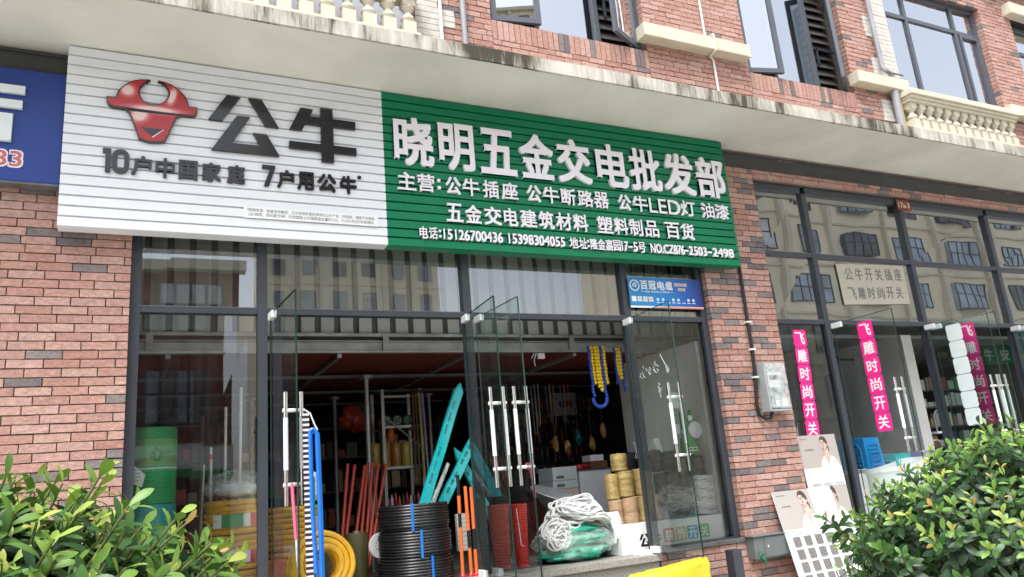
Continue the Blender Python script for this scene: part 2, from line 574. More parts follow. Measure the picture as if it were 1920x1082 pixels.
def copy_tree(o, parent=None):
    c = o.copy(); COL.objects.link(c)
    if parent: c.parent = parent
    for ch in list(o.children):
        copy_tree(ch, c)
    return c


# text: glyph outlines of the built-in font, filled and extruded, fitted to a box
_TC = {}


def glyphs(body, off=0.0, res=4, space=1.0):
    key = (body, off, res, space)
    if key not in _TC:
        cu = bpy.data.curves.new('t', 'FONT'); cu.body = body; cu.offset = off; cu.extrude = 0.5
        cu.resolution_u = res; cu.space_character = space
        ob = bpy.data.objects.new('t', cu); COL.objects.link(ob)
        dg = bpy.context.evaluated_depsgraph_get()
        me = bpy.data.meshes.new_from_object(ob.evaluated_get(dg))
        v = [tuple(x.co) for x in me.vertices]; f = [tuple(p.vertices) for p in me.polygons]
        bpy.data.meshes.remove(me); bpy.data.objects.remove(ob); bpy.data.curves.remove(cu)
        x0 = min(a[0] for a in v); x1 = max(a[0] for a in v); y0 = min(a[1] for a in v); y1 = max(a[1] for a in v)
        _TC[key] = ([((a[0] - x0) / (x1 - x0), (a[1] - y0) / max(1e-6, y1 - y0), a[2]) for a in v], f)
    return _TC[key]


def text(b, body, x0, x1, z0, z1, yf, th, off=0.0, flip=False, fn=None, res=4):
    """glyphs in the box x0..x1, z0..z1, front face at y=yf (towards -y), thickness th;
    off (share of the height) thickens the strokes with copies shifted round a circle"""
    v, f = glyphs(body, 0.0, res)
    r = max(0.0, off) * (z1 - z0)
    K = 0 if r == 0 else (10 if (z1 - z0) > 0.25 else 6)
    sq = ((1, 1), (-1, 1), (-1, -1), (1, -1), (1, 0), (-1, 0), (0, 1), (0, -1))
    sh = [(0.0, 0.0)] + ([(r * a, r * c) for a, c in sq[:8 if K > 6 else 4]] if K else [])
    for k, (dx, dz) in enumerate(sh):
        out = []
        for a in v:
            u = 1 - a[0] if flip else a[0]
            p = (x0 + r + u * (x1 - x0 - 2 * r) + dx, yf + 0.00012 * k + (0.5 - a[2]) * th, z0 + r + a[1] * (z1 - z0 - 2 * r) + dz)
            out.append(fn(p) if fn else p)
        o = len(b.v)
        b.v.extend(out)
        for fc in f:
            b.face([o + i for i in (fc[::-1] if flip else fc)])
    return b


def bricks(b, x0, x1, z0, z1, yf=0.0, L=0.21, H=0.065, j=0.008, dep=0.035, dl=None, dr=None, grey=0.2, vert=False, full=True):
    """running bond; individual bricks with their own tone, slight tilt and projection"""
    b.mat('brick')
    nrow = max(1, round((z1 - z0) / H)) if not vert else 1
    h = (z1 - z0) / nrow
    for i in range(nrow):
        za, zb = z0 + i * h, z0 + (i + 1) * h
        off = (i % 2) * L / 2 + random.choice((0, 0, 0.03, -0.03, 0.05))
        x = x0 - (0 if vert else off % L)
        while x < x1 - 0.004:
            xa, xb = max(x, x0), min(x + L, x1)
            if x1 - xb < 0.03: xb = x1
            x = max(xb, x + L)
            if xb - xa < 0.015: continue
            b.rnd = random.uniform(0, 0.775) if random.random() > grey else random.uniform(0.81, 1.0)
            pr = yf - random.uniform(0, 0.005)
            t = random.uniform(0.0, 0.004)
            J = lambda: random.uniform(-0.0018, 0.0018)
            d = dep
            if dl and xa - x0 < 0.001: d = dl
            if dr and x1 - xb < 0.001: d = dr
            g = j / 2
            ea = 0 if (dl and xa - x0 < 0.001) else g
            eb = 0 if (dr and x1 - xb < 0.001) else g
            if full and xb - xa > 0.09:
                # front split in three so the arris is uneven
                n = 3
                fx = [xa + ea + (xb - eb - xa - ea) * k / n for k in range(n + 1)]
                v = [(q, pr - t + J(), za + g + J()) for q in fx] + [(q, pr + J(), zb - g + J()) for q in fx]
                v += [(q, yf + d, za + g) for q in fx] + [(q, yf + d, zb - g) for q in fx]
                m = n + 1; fs = []
                for k in range(n):
                    fs.append((k, k + 1, m + k + 1, m + k))
                    fs.append((m + k, m + k + 1, 3 * m + k + 1, 3 * m + k))
                    fs.append((2 * m + k, 2 * m + k + 1, k + 1, k))
                fs.append((0, m, 3 * m, 2 * m)); fs.append((n, 2 * m + n, 3 * m + n, m + n))
                b.add(v, fs)
            else:
                v = [(xa + ea + J(), pr - t, za + g + J()), (xb - eb + J(), pr - t, za + g + J()), (xb - eb, yf + d, za + g), (xa + ea, yf + d, za + g),
                     (xa + ea + J(), pr, zb - g + J()), (xb - eb + J(), pr, zb - g + J()), (xb - eb, yf + d, zb - g), (xa + ea, yf + d, zb - g)]
                b.add(v, [(0, 3, 2, 1), (4, 5, 6, 7), (0, 1, 5, 4), (1, 2, 6, 5), (3, 0, 4, 7)])
    b.rnd = 0.0
    return b

# ================================================================== setting
FL = 0.80      # shop floor level
b = B().mat('ground'); b.box(-60, 90, -9.5, 9, -0.3, 0.0); tag(b.build('pavement'), kind='structure')
b = B().mat('asphalt'); b.box(-200, 300, -300, 300, -0.6, -0.31); tag(b.build('ground'), kind='structure')
b = B().mat('asphalt'); b.box(-60, 90, -20, -9.5, -0.5, -0.12); tag(b.build('road'), kind='structure')
b = B().mat('granite'); b.box(-60, 90, -9.68, -9.5, -0.3, 0.012); tag(b.build('kerb'), kind='structure')

# ================================================================== the building
bld = thing('shop_building', 'two storey brick building with ground floor shops under a stained concrete canopy', 'building', (0, 0, 0))

# ground floor brickwork
b = B()
b.mat('mortar'); b.box(-4.0, -0.11, 0.012, 0.3, 0, 5.09)
bricks(b, -4.0, -0.10, 0.0, 5.07, L=.225, dr=0.09, grey=0.14)
b.build('brick_wall', bld)
b = B()
b.mat('mortar'); b.box(5.455, 6.345, 0.012, 0.3, 0, 5.09)
bricks(b, 5.44, 6.36, 0.0, 4.875, dl=0.09, dr=0.09, grey=0.27)
b.build('brick_pier', bld)
b = B()
b.mat('mortar'); b.box(6.36, 14.5, 0.012, 0.3, 4.77, 5.09); b.box(-0.1, 5.44, 0.012, 0.3, 4.93, 5.09)
bricks(b, 6.36, 14.5, 4.765, 4.895, grey=0.1)
bricks(b, -0.1, 14.5, 5.025, 5.085, grey=0.1)
b.build('brick_band', bld)
for (a, c, z1) in ((-0.11, 0.86, FL - 0.01), (4.40, 5.46, 0.795), (6.34, 7.20, 0.795)):
    b = B(); b.mat('mortar'); b.box(a + 0.005, c - 0.005, 0.014, 0.3, 0, z1 - 0.005)
    bricks(b, a, c, 0.0, z1, yf=0.004, dl=0.09, dr=0.09, grey=0.3)
    b.build('brick_plinth', bld)
b = B().mat('granite'); b.box(0.86, 4.40, -0.035, 0.30, FL - 0.06, FL); b.box(0.88, 4.38, 0.0, 0.3, 0.0, FL - 0.062)
b.mat('steel_dark'); b.box(4.40, 5.44, -0.02, 0.13, 0.797, 0.835)
b.build('threshold', bld, bevel=0.004)
b = B().mat('granite')
for k in range(4):
    b.box(1.0, 4.6, -0.30 * (k + 1) - 0.02, -0.30 * k - (0.036 if k == 0 else 0.021), 0, FL - 0.16 * (k + 1) - 0.004)
b.build('entrance_step', bld, bevel=0.004)

# steel beam under the canopy
b = B().mat('beam')
for a, c in ((-4.0, 14.5),):
    b.box(a, c, -0.030, 0.0, 4.872, 4.884); b.box(a, c, -0.006, 0.004, 4.884, 5.040); b.box(a, c, -0.030, 0.0, 5.040, 5.052)
b.build('steel_beam', bld)

# canopy: soffit, fascia, top
b = B().mat('soffit'); b.box(-5, 15, -0.90, 0.3, 5.085, 5.20); b.build('canopy_soffit', bld)
b = B().mat('fascia')
n = 200
for i in range(n):
    xa, xb = -5 + 20 * i / n, -5 + 20 * (i + 1) / n
    q = lambda x: 0.006 * noise.noise(Vector((x * 1.7, 3, 0)))
    b.add([(xa, -0.925 + q(xa), 5.078 + q(xa)), (xb, -0.925 + q(xb), 5.078 + q(xb)), (xb, -0.925, 5.208 + q(xb)), (xa, -0.925, 5.208 + q(xa)),
           (xa, -0.901, 5.078 + q(xa)), (xb, -0.901, 5.078 + q(xb)), (xb, 0.02, 5.208), (xa, 0.02, 5.208)],
          [(0, 1, 2, 3), (1, 0, 4, 5), (3, 2, 6, 7)])
fo = b.build('canopy_fascia', bld, smooth=True)

# upper storey brickwork
b = B()
TOP = 9.0
b.mat('mortar')
OPN = [(3.13, 5.10, 6.20, TOP), (6.62, 8.47, 6.20, TOP), (9.45, 11.80, 6.30, 8.22), (12.60, 14.2, 6.3, 8.2)]
for a, c in ((2.28, 3.13), (5.10, 6.62), (8.47, 9.45), (11.80, 12.60), (14.2, 15)):
    b.mat('mortar'); b.box(a + 0.01, c - 0.01, 0.012, 0.35, 5.2, TOP)
    bricks(b, a, c, 5.21, TOP, dl=0.11, dr=0.11, grey=0.07)
for a, c in ((3.13, 5.10), (6.62, 8.47)):
    b.mat('mortar'); b.box(a - 0.01, c + 0.01, 0.012, 0.35, 5.2, 6.19)
    bricks(b, a, c, 5.21, 5.97, grey=0.07)
    bricks(b, a, c, 5.97, 6.20, L=0.066, dep=0.12, grey=0.12, vert=True, full=False)
b.mat('mortar'); b.box(9.44, 11.81, 0.3, 0.35, 5.2, 6.3); b.box(9.44, 11.81, 0.012, 0.35, 8.23, TOP)
bricks(b, 9.45, 11.80, 8.22, TOP, grey=0.07)
b.mat('mortar'); b.box(12.59, 14.21, 0.012, 0.35, 5.2, 6.29); b.box(12.59, 14.21, 0.012, 0.35, 8.4, TOP)
bricks(b, 12.60, 14.2, 5.21, 6.30, grey=0.07); bricks(b, 12.60, 14.2, 8.42, TOP, grey=0.07)
b.build('upper_brick_wall', bld)

# white painted quoins
b = B().mat('white_brick')
def quoin(x0, x1, zlist, steps, y=-0.012):
    k = 0; z = 5.215
    while z < TOP:
        e = steps[(k // 3) % len(steps)]
        h = 0.065
        b.box(x0, x1 + e + random.uniform(-.004, .004), y - random.uniform(0, .004), 0.03, z + 0.003, z + h - 0.003)
        z += h; k += 1
quoin(2.30, 2.52, None, (0.20, 0.02, 0.16, 0.04))
b.build('left_quoin', bld)
b = B().mat('white_brick')
k = 0; z = 5.215
while z < TOP:
    e = (0.30, 0.06)[(k // 5) % 2]
    b.box(9.25 - e, 9.46, -0.012 - random.uniform(0, .004), 0.03, z + .003, z + .062); z += 0.065; k += 1
b.build('right_quoin', bld)

# recess behind the left balustrade
b = B().mat('balcony_grey'); b.box(-4, 2.27, 0.25, 0.30, 5.2, TOP); b.box(2.24, 2.28, 0.0, 0.249, 5.2, TOP); b.build('balcony_wall', bld)
# stone sills and cornice
b = B().mat('cream')
b.box(4.98, 6.55, -0.15, 0.02, 6.30, 6.47); b.build('stone_sill', bld, bevel=0.01)
b = B().mat('cream'); b.box(8.42, 9.42, -0.15, 0.02, 6.30, 6.47); b.build('stone_sill', bld, bevel=0.01)
b = B().mat('cream'); b.box(11.72, 12.72, -0.15, 0.02, 6.30, 6.47); b.build('stone_sill', bld, bevel=0.01)
b = B().mat('cream'); b.box(12.45, 14.4, -0.14, 0.02, 8.22, 8.42); b.box(11.9, 15, -0.2, 0.02, 8.72, 8.95); b.build('cornice', bld, bevel=0.01)

# balustrades
def balustrade(x0, x1, n, name, label):
    t = thing(name, label, 'balustrade', ((x0 + x1) / 2, -0.13, 5.2))
    b = B().mat('cream')
    b.box(x0, x1, -0.22, -0.02, 6.11, 6.15); b.box(x0 - 0.01, x1 + 0.01, -0.25, 0.0, 6.15, 6.19); b.box(x0 - .03, x1 + .03, -0.28, 0.01, 6.19, 6.27)
    b.build('rail', t, bevel=0.006)
    b = B().mat('cream'); b.box(x0, x1, -0.23, -0.02, 5.21, 5.72); b.build('base_course', t, bevel=0.006)
    for i in range(n):
        x = x0 + 0.09 + (x1 - x0 - 0.18) * i / (n - 1)
        b = B().mat('cream')
        b.box(x - .062, x + .062, -0.19, -0.066, 5.72, 5.86)
        b.lathe([(.045, 5.86), (.062, 5.875), (.070, 5.90), (.058, 5.925), (.034, 5.955), (.031, 5.97), (.045, 5.99), (.066, 6.02), (.062, 6.035)], (x, -0.128, 0), 14)
        b.box(x - .060, x + .060, -0.188, -0.068, 6.035, 6.11)
        b.build('baluster', t, smooth=True)
    return t
balustrade(9.26, 11.62, 13, 'balustrade', 'cream stone balustrade under the wide upper window at right')
balustrade(-1.0, 2.27, 17, 'balustrade', 'cream stone balustrade above the white half of the shop sign')


# upstairs windows
def win_frame(b, x0, x1, z0, z1, y0, y1, w, vx=(), hz=()):
    b.box(x0, x0 + w, y0, y1, z0, z1); b.box(x1 - w, x1, y0, y1, z0, z1)
    b.box(x0 + w, x1 - w, y0 + .002, y1 - .002, z0, z0 + w); b.box(x0 + w, x1 - w, y0 + .002, y1 - .002, z1 - w, z1)
    for x in vx: b.box(x - w / 2, x + w / 2, y0 + .003, y1 - .003, z0 + w, z1 - w)
    for z in hz: b.box(x0 + w, x1 - w, y0 + .005, y1 - .005, z - w / 2, z + w / 2)


def sash(parent, hx, hz0, hz1, wd, ang, left=True, y=0.09):
    """open casement hinged on a vertical edge at hx, swung outwards by ang"""
    b = B()
    s = 1 if left else -1
    u = Vector((s * math.cos(ang), -math.sin(ang), 0)); nrm = Vector((u.y, -u.x, 0)) * s
    def bar(a0, a1, z0, z1, t=0.022):
        c = Vector((hx, y, 0)) + u * (a0 + a1) / 2 + Vector((0, 0, (z0 + z1) / 2))
        b.obox(c, u * (a1 - a0) / 2, nrm * t, Vector((0, 0, (z1 - z0) / 2)))
    b.mat('frame_light')
    w = 0.06
    bar(0, w, hz0, hz1); bar(wd - w, wd, hz0, hz1); bar(w, wd - w, hz0, hz0 + w); bar(w, wd - w, hz1 - w, hz1)
    b.mat('film_glass')
    o = Vector((hx, y, 0))
    q = [o + u * w + Vector((0, 0, hz0 + w)), o + u * (wd - w) + Vector((0, 0, hz0 + w)), o + u * (wd - w) + Vector((0, 0, hz1 - w)), o + u * w + Vector((0, 0, hz1 - w))]
    b.add(q, [(0, 1, 2, 3)])
    b.mat('steel_dark'); bar(wd * 0.35, wd * 0.37, hz0 - 0.03, hz0 - 0.005, 0.01)
    return b.build('sash', parent)


def louver(parent, x0, x1, z0, z1, y):
    b = B().mat('brick_grey_louver')
    z = z0
    while z < z1:
        b.add([(x0, y, z), (x1, y, z + .015), (x1, y + .05, z + .13), (x0, y + .05, z + .115)], [(0, 1, 2, 3)])
        z += 0.125
    b.mat('frame'); b.box(x0, x1, y - .03, y - .01, z0 + .62, z0 + .65); b.box(x0 + .12, x0 + .15, y - .03, y - .01, z0 + .4, z0 + .65)
    return b.build('louvre', parent)


for k, (x0, x1) in enumerate(((3.13, 5.10), (6.62, 8.47))):
    z0, z1 = 6.20, 8.3
    b = B().mat('frame_light')
    W = x1 - x0
    win_frame(b, x0, x1, z0, z1, 0.08, 0.14, 0.055, vx=(x0 + W * 0.30, x0 + W * 0.70), hz=(7.85,))
    w = b.build('window', bld)
    b = B().mat('film_glass'); b.add([(x0 + W * .3, .11, z0), (x0 + W * .7, .11, z0), (x0 + W * .7, .11, z1), (x0 + W * .3, .11, z1)], [(0, 1, 2, 3)]); b.build('pane', w)
    if k == 0:
        sash(w, x0 + 0.05, z0 + .05, 7.8, W * .28, R(10), True); sash(w, x1 - 0.05, z0 + .05, 7.8, W * .28, R(27), False)
    else:
        sash(w, x0 + 0.05, z0 + .05, 7.8, W * .28, R(14), True); sash(w, x1 - 0.05, z0 + .05, 7.8, W * .28, R(38), False)
    louver(w, x0 + W * .72, x1 - .06, z0 + .05, 7.8, 0.17)
    b = B().mat('dark'); b.box(x0, x1, .30, .33, z0, z1); b.box(x0, x1, .12, .3, z1, z1 + .05); b.build('unlit_room_sheet', w)  # near-black sheet behind the panes stands in for the unlit room
    b = B(); b.mat('mortar'); b.box(x0, x1, .012, .35, z1 + .05, TOP); bricks(b, x0, x1, z1, TOP, grey=.07); b.build('lintel', bld)
b = B().mat('frame_light')
win_frame(b, 9.45, 11.80, 6.30, 8.22, 0.09, 0.15, 0.06, vx=(10.08, 11.22), hz=(7.75,))
b.box(11.28, 11.33, .08, .15, 6.36, 7.72); b.box(11.69, 11.74, .08, .15, 6.36, 7.72); b.box(11.33, 11.69, .08, .15, 6.36, 6.41); b.box(11.33, 11.69, .08, .15, 7.67, 7.72)
w = b.build('window', bld)
b = B().mat('film_glass'); b.add([(9.45, .12, 6.3), (11.8, .12, 6.3), (11.8, .12, 8.22), (9.45, .12, 8.22)], [(0, 1, 2, 3)]); b.build('pane', w)
b = B().mat('dark'); b.box(9.45, 11.8, .30, .33, 6.3, 8.22); b.build('unlit_room_sheet', w)  # another dark sheet painted as the shade of the room
b = B().mat('frame_light'); win_frame(b, 12.60, 14.2, 6.3, 8.2, 0.12, 0.18, 0.06, vx=(13.4,), hz=(7.7,)); w = b.build('window', bld)
b = B().mat('film_glass'); b.add([(12.6, .15, 6.3), (14.2, .15, 6.3), (14.2, .15, 8.2), (12.6, .15, 8.2)], [(0, 1, 2, 3)]); b.build('pane', w)
b = B().mat('dark'); b.box(12.6, 14.2, .30, .33, 6.3, 8.2); b.build('unlit_room_sheet', w)  # dark sheet again in place of an unlit interior
b = B().mat('mortar'); b.box(-5, 15, .35, 6, 9.0, 9.2); b.box(-5, 15, 5.9, 6.1, 0, 9.0); b.box(-5, -4.9, .35, 6, 0, 9); b.box(14.9, 15, .35, 6, 0, 9); b.build('roof', bld)

# pipes on the upper wall
b = B().mat('pipe_grey'); b.cyl((2.80, -.05, 5.2), (2.80, -.05, TOP), .028, seg=14); o = b.build('drainpipe', bld, smooth=True)
b = B().mat('white_paint'); b.cyl((2.56, -.035, 5.2), (2.56, -.035, TOP), .018, seg=10); b.build('conduit', bld, smooth=True)
b = B().mat('white_paint'); b.tube([(6.05, -.02, 5.2), (6.05, -.02, 6.24), (6.0, -.03, 6.285), (5.98, -.16, 6.29), (5.98, -.16, 6.5), (5.98, -.02, 6.52), (5.98, -.02, TOP)], .014, 8); b.build('conduit', bld, smooth=True)
b = B().mat('pipe_grey')
b.cyl((9.15, -.09, 5.2), (9.15, -.09, 6.52), .05, seg=18); b.cyl((9.02, -.09, 6.62), (9.02, -.09, TOP), .032, seg=14); b.tube([(9.02, -.09, 6.64), (9.03, -.12, 6.58), (9.12, -.12, 6.54), (9.15, -.09, 6.5)], .034, 12)
b.mat('steel_dark'); b.box(9.00, 9.34, -.15, -.14, 6.52, 6.545); b.mat('white_paint'); b.cyl((9.24, -.06, 5.2), (9.24, -.06, 6.5), .02, seg=10)
b.mat('bead_yellow'); b.box(9.215, 9.265, -.083, -.078, 5.75, 6.2)
b.build('drainpipe', bld, smooth=True)
b = B().mat('white_paint'); b.cyl((12.55, -.03, 5.2), (12.55, -.03, 6.3), .015, seg=8); b.build('conduit', bld, smooth=True)

# ------------------------------------------------------------------ shop fronts (frames, panes)
FY0, FY1 = 0.067, 0.155
def shopfront(name, x0, x1, zb, mull, bars, top, door_bays, upper='glass'):
    b = B().mat('frame')
    w = 0.075
    b.box(x0, x0 + w, FY0, FY1, zb, top); b.box(x1 - w, x1, FY0, FY1, zb, top)
    for x in mull: b.box(x - w / 2, x + w / 2, FY0, FY1, zb, top - .09)
    xs = [x0 + w] + [q for x in mull for q in (x - w / 2, x + w / 2)] + [x1 - w]
    for i in range(0, len(xs), 2):
        for z, h in bars: b.box(xs[i], xs[i + 1], FY0 + .004, FY1 - .004, z - h / 2, z + h / 2)
        b.box(xs[i], xs[i + 1], FY0 + .002, FY1 - .002, top - .09, top - .001)
        if i // 2 not in door_bays: b.box(xs[i], xs[i + 1], FY0 + .004, FY1 - .004, zb, zb + .05)
    # inner glazing bead line
    b.mat('frame_light')
    for i in range(0, len(xs), 2):
        for z, h in bars: b.box(xs[i], xs[i + 1], FY0 + .0, FY0 + .0035, z + h / 2 - .012, z + h / 2 - .002)
    fr = b.build(name, bld, bevel=0.003)
    b = B()
    zz = [zb] + [z for z, h in bars] + [top - .05]
    for i in range(0, len(xs), 2):
        for j in range(len(zz) - 1):
            if j == 0 and i // 2 in door_bays: continue
            b.mat(('glass_clear' if i // 2 == 3 and x0 < 0 else 'glass_low') if j == 0 else upper)
            tl = random.uniform(-.004, .004); tx = random.uniform(-.003, .003)
            b.add([(xs[i], .11 - tl, zz[j]), (xs[i + 1], .11 + tl + tx, zz[j]), (xs[i + 1], .11 + tl, zz[j + 1]), (xs[i], .11 - tl + tx, zz[j + 1])], [(0, 1, 2, 3)])
    b.build('glazing', fr)
    return fr
shopfront('shopfront_frame', -0.10, 5.44, FL, (0.867, 2.67, 4.425), ((3.065, 0.055),), 4.88, (1, 2))
shopfront('shopfront_frame', 6.36, 14.5, FL, (7.215, 8.965, 10.75, 12.5), ((3.065, 0.055), (3.88, 0.055)), 4.76, (1, 2), 'glass_coated')


# ------------------------------------------------------------------ glass door leaves
def door(hx, s, ang, hy=0.07, wd=0.82, label=None):
    """s=+1 leaf hinged on its left jamb, -1 on its right; swung out by ang from closed"""
    z0, z1 = FL + .02, 3.03
    u = Vector((s * math.cos(ang), -math.sin(ang), 0)); n = Vector((u.y, -u.x, 0)); n.normalize()
    O = Vector((hx, hy, 0)); Z = Vector((0, 0, 1))
    b = B().mat('door_glass')
    a0, a1, th = 0.02, wd, 0.006
    P = lambda a, d, z: O + u * a + n * d + Z * z
    b.add([P(a0, 0, z0), P(a1, 0, z0), P(a1, 0, z1), P(a0, 0, z1)], [(0, 1, 2, 3)])
    b.mat('glass_edge')
    b.obox(P(a1, 0, (z0 + z1) / 2), u * .002, n * th, Z * (z1 - z0) / 2)
    b.obox(P(a0, 0, (z0 + z1) / 2), u * .002, n * th, Z * (z1 - z0) / 2)
    b.obox(P((a0 + a1) / 2, 0, z1), u * (a1 - a0) / 2, n * th, Z * .002)
    b.obox(P((a0 + a1) / 2, 0, z0), u * (a1 - a0) / 2, n * th, Z * .002)
    d = b.build('glass_door', bld)
    b = B()
    for sg in (-1, 1):
        b.mat('chrome')
        ha = wd - 0.10
        for za, zb in ((1.52, 1.76), (2.12, 2.30)): b.cyl(P(ha, sg * .055, za), P(ha, sg * .055, zb), .016, seg=12)
        b.mat('white'); b.cyl(P(ha, sg * .055, 1.761), P(ha, sg * .055, 2.119), .0168, seg=12)
    b.mat('white')
    for z in (1.66, 2.17): b.cyl(P(ha, -.075, z), P(ha, .075, z), .014, seg=10)
    b.build('handle', d, smooth=True)
    b = B().mat('white'); b.obox(P(.075, 0, z1 - .02), u * .07, n * .02, Z * .03); b.build('pivot_clamp', d, bevel=0.004)
    b = B().mat('white'); b.obox(P(.075, 0, z0 + .02), u * .07, n * .02, Z * .03); b.build('pivot_clamp', d, bevel=0.004)
    return d, (O, u, n)
dA = door(0.925, 1, R(86))
dB = door(2.612, -1, R(86))
dC = door(2.735, 1, R(87.5))
dD = door(4.362, -1, R(86))
dE = door(7.275, 1, R(90))
dF = door(8.915, -1, R(89))
dG = door(9.03, 1, R(88))
dH = door(10.69, -1, R(80))
dI = door(10.82, 1, R(88))

# faint white guitar and brush strokes stuck on the right hand door glass of the main shop
O, u, n = dD[1]
sg = -1 if n.x > 0 else 1
PD = lambda a, z: O + u * a + n * (.003 * sg) + Vector((0, 0, z))
b = B().mat('pale_text')
b.tube([PD(.575, 2.585), PD(.645, 2.47)], .003, 4)
for a_, z_, r_ in ((.655, 2.455, .020), (.668, 2.425, .027)):
    b.add([PD(a_ + r_ * math.cos(2 * PI * i / 14), z_ + r_ * math.sin(2 * PI * i / 14)) for i in range(14)], [tuple(range(14))])
rs = random.Random(4)
for cx_, cz_, k_ in ((.22, 2.50, 4), (.34, 2.49, 5), (.47, 2.49, 5), (.50, 2.29, 6)):
    for k in range(k_):
        x0_, z0_ = cx_ + rs.uniform(-.035, .03), cz_ + rs.uniform(-.04, .05)
        b.tube([PD(x0_, z0_), PD(x0_ + rs.uniform(-.02, .03), z0_ - rs.uniform(.01, .03)), PD(x0_ + rs.uniform(-.03, .05), z0_ - rs.uniform(.02, .07))], .0028, 4)
b.build('decal', dD[0])

# ------------------------------------------------------------------ mezzanine
mz = B().mat('grey_panel')
x = -0.35
while x < 6.0:
    mz.box(x + .03, x + .155, .90, .925, 3.06, 4.86); x += 0.183
p = mz.build('mezzanine_panel', bld, bevel=.003)
b = B().mat('steel_dark'); b.box(-.5, 6.18, .93, .96, 3.0, 4.9); b.build('mezzanine_backing', bld)
b = B().mat('steel')
b.box(-.5, 6.18, .86, .93, 3.025, 3.058)
b.box(-.5, 6.18, .88, .90, 2.885, 2.975); b.box(-.5, 6.18, .85, .90, 2.975, 2.985); b.box(-.5, 6.18, .84, .90, 2.865, 2.885)
for x in (0.05, 2.12, 4.2): b.box(x - .03, x + .03, .845, .879, 2.887, 3.05)
b.build('mezzanine_beam', bld, bevel=.002)
b = B().mat('red_oxide'); b.box(-.5, 6.18, .905, 5.79, 2.87, 2.9); b.build('mezzanine_deck', bld)
b = B().mat('steel')
for x in (0.2, 1.68, 2.97, 4.25): b.box(x - .02, x + .02, .905, 5.8, 2.83, 2.868)
b.mat('steel_dark')
for y in (2.0, 3.2, 4.4): b.box(-.5, 6.18, y - .04, y + .04, 2.80, 2.829)
b.build('mezzanine_joist', bld)
for x, y in ((2.17, 1.81), (2.21, 3.49), (3.44, 3.42), (1.2, 3.4)):
    b = B().mat('steel'); b.cyl((x, y, FL), (x, y, 2.80), .028, seg=12); b.cyl((x, y, 2.76), (x, y, 2.795), .075, seg=16); b.build('mezzanine_post', bld, smooth=True)

# interiors
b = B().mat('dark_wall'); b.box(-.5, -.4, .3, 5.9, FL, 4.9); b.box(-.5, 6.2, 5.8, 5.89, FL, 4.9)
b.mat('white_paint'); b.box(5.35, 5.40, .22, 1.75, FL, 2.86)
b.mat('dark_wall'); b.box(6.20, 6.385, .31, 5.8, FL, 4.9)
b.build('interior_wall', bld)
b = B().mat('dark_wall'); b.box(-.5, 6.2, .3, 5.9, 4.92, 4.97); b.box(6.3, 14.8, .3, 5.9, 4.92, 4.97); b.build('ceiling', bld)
b = B().mat('floor'); b.box(-.5, 14.8, .16, 5.9, FL - .12, FL - .003); b.build('floor', bld)
b = B().mat('interior_wall'); b.box(6.39, 14.8, 5.5, 5.6, FL, 4.9); b.box(14.7, 14.8, .3, 5.5, FL, 4.9); b.box(6.39, 14.7, 3.3, 3.36, 3.2, 4.9)
b.mat('white_paint'); b.box(9.55, 9.75, .9, 3.2, FL, 3.1)
b.build('interior_wall', bld)
b = B().mat('interior_wall'); b.box(6.39, 14.7, 1.6, 5.5, 3.2, 3.25); b.build('ceiling', bld)

# ================================================================== main sign
SX0, SXM, SX1, SZ0, SZ1 = -0.585, 1.870, 5.809, 3.610, 5.082
SY = -0.17
sign = thing('shop_sign', 'long slatted shop sign, white half with red bull head, green half with white characters', 'shop sign', (2.6, -0.1, SZ0))
NS = 18
def slats(x0, x1, mk):
    b = B().mat(mk)
    h = (SZ1 - SZ0) / NS
    prof = []
    for i in range(NS):
        z = SZ0 + i * h
        prof += [(SY + .026, z), (SY, z + .003), (SY + .001, z + h - .0125), (SY + .026, z + h - .0115)]
    prof.append((SY + .026, SZ1))
    n = len(prof)
    segs = 14
    v = []
    for k in range(segs + 1):
        x = x0 + (x1 - x0) * k / segs
        v += [(x, y + 0.0022 * noise.noise(Vector((x * 1.3, z * 3.0, 1.0))), z) for y, z in prof]
    fs = [(k * n + i, (k + 1) * n + i, (k + 1) * n + i + 1, k * n + i + 1) for k in range(segs) for i in range(n - 1)]
    b.add(v, fs)
    b.box(x0, x1, SY + .0265, -0.035, SZ0, SZ1)
    return b
slats(SX0, SXM, 'white_slat').build('white_panel', sign)
slats(SXM + .0005, SX1, 'green_slat').build('green_panel', sign)
b = B().mat('steel_dark'); b.box(SX0 + .05, SX1 - .05, -0.034, -0.004, SZ0 + .05, SZ0 + .10); b.box(SX0 + .05, SX1 - .05, -0.034, -0.004, SZ1 - .12, SZ1 - .07); b.build('bracket', sign)

def raised(body, x0, x1, z0, z1, off, front, name, th=.026, parent=sign, ysurf=SY, res=4):
    b = B().mat(front)
    text(b, body, x0, x1, z0, z1, ysurf - th, th + .006, off, res=res)
    return b.build(name, parent)

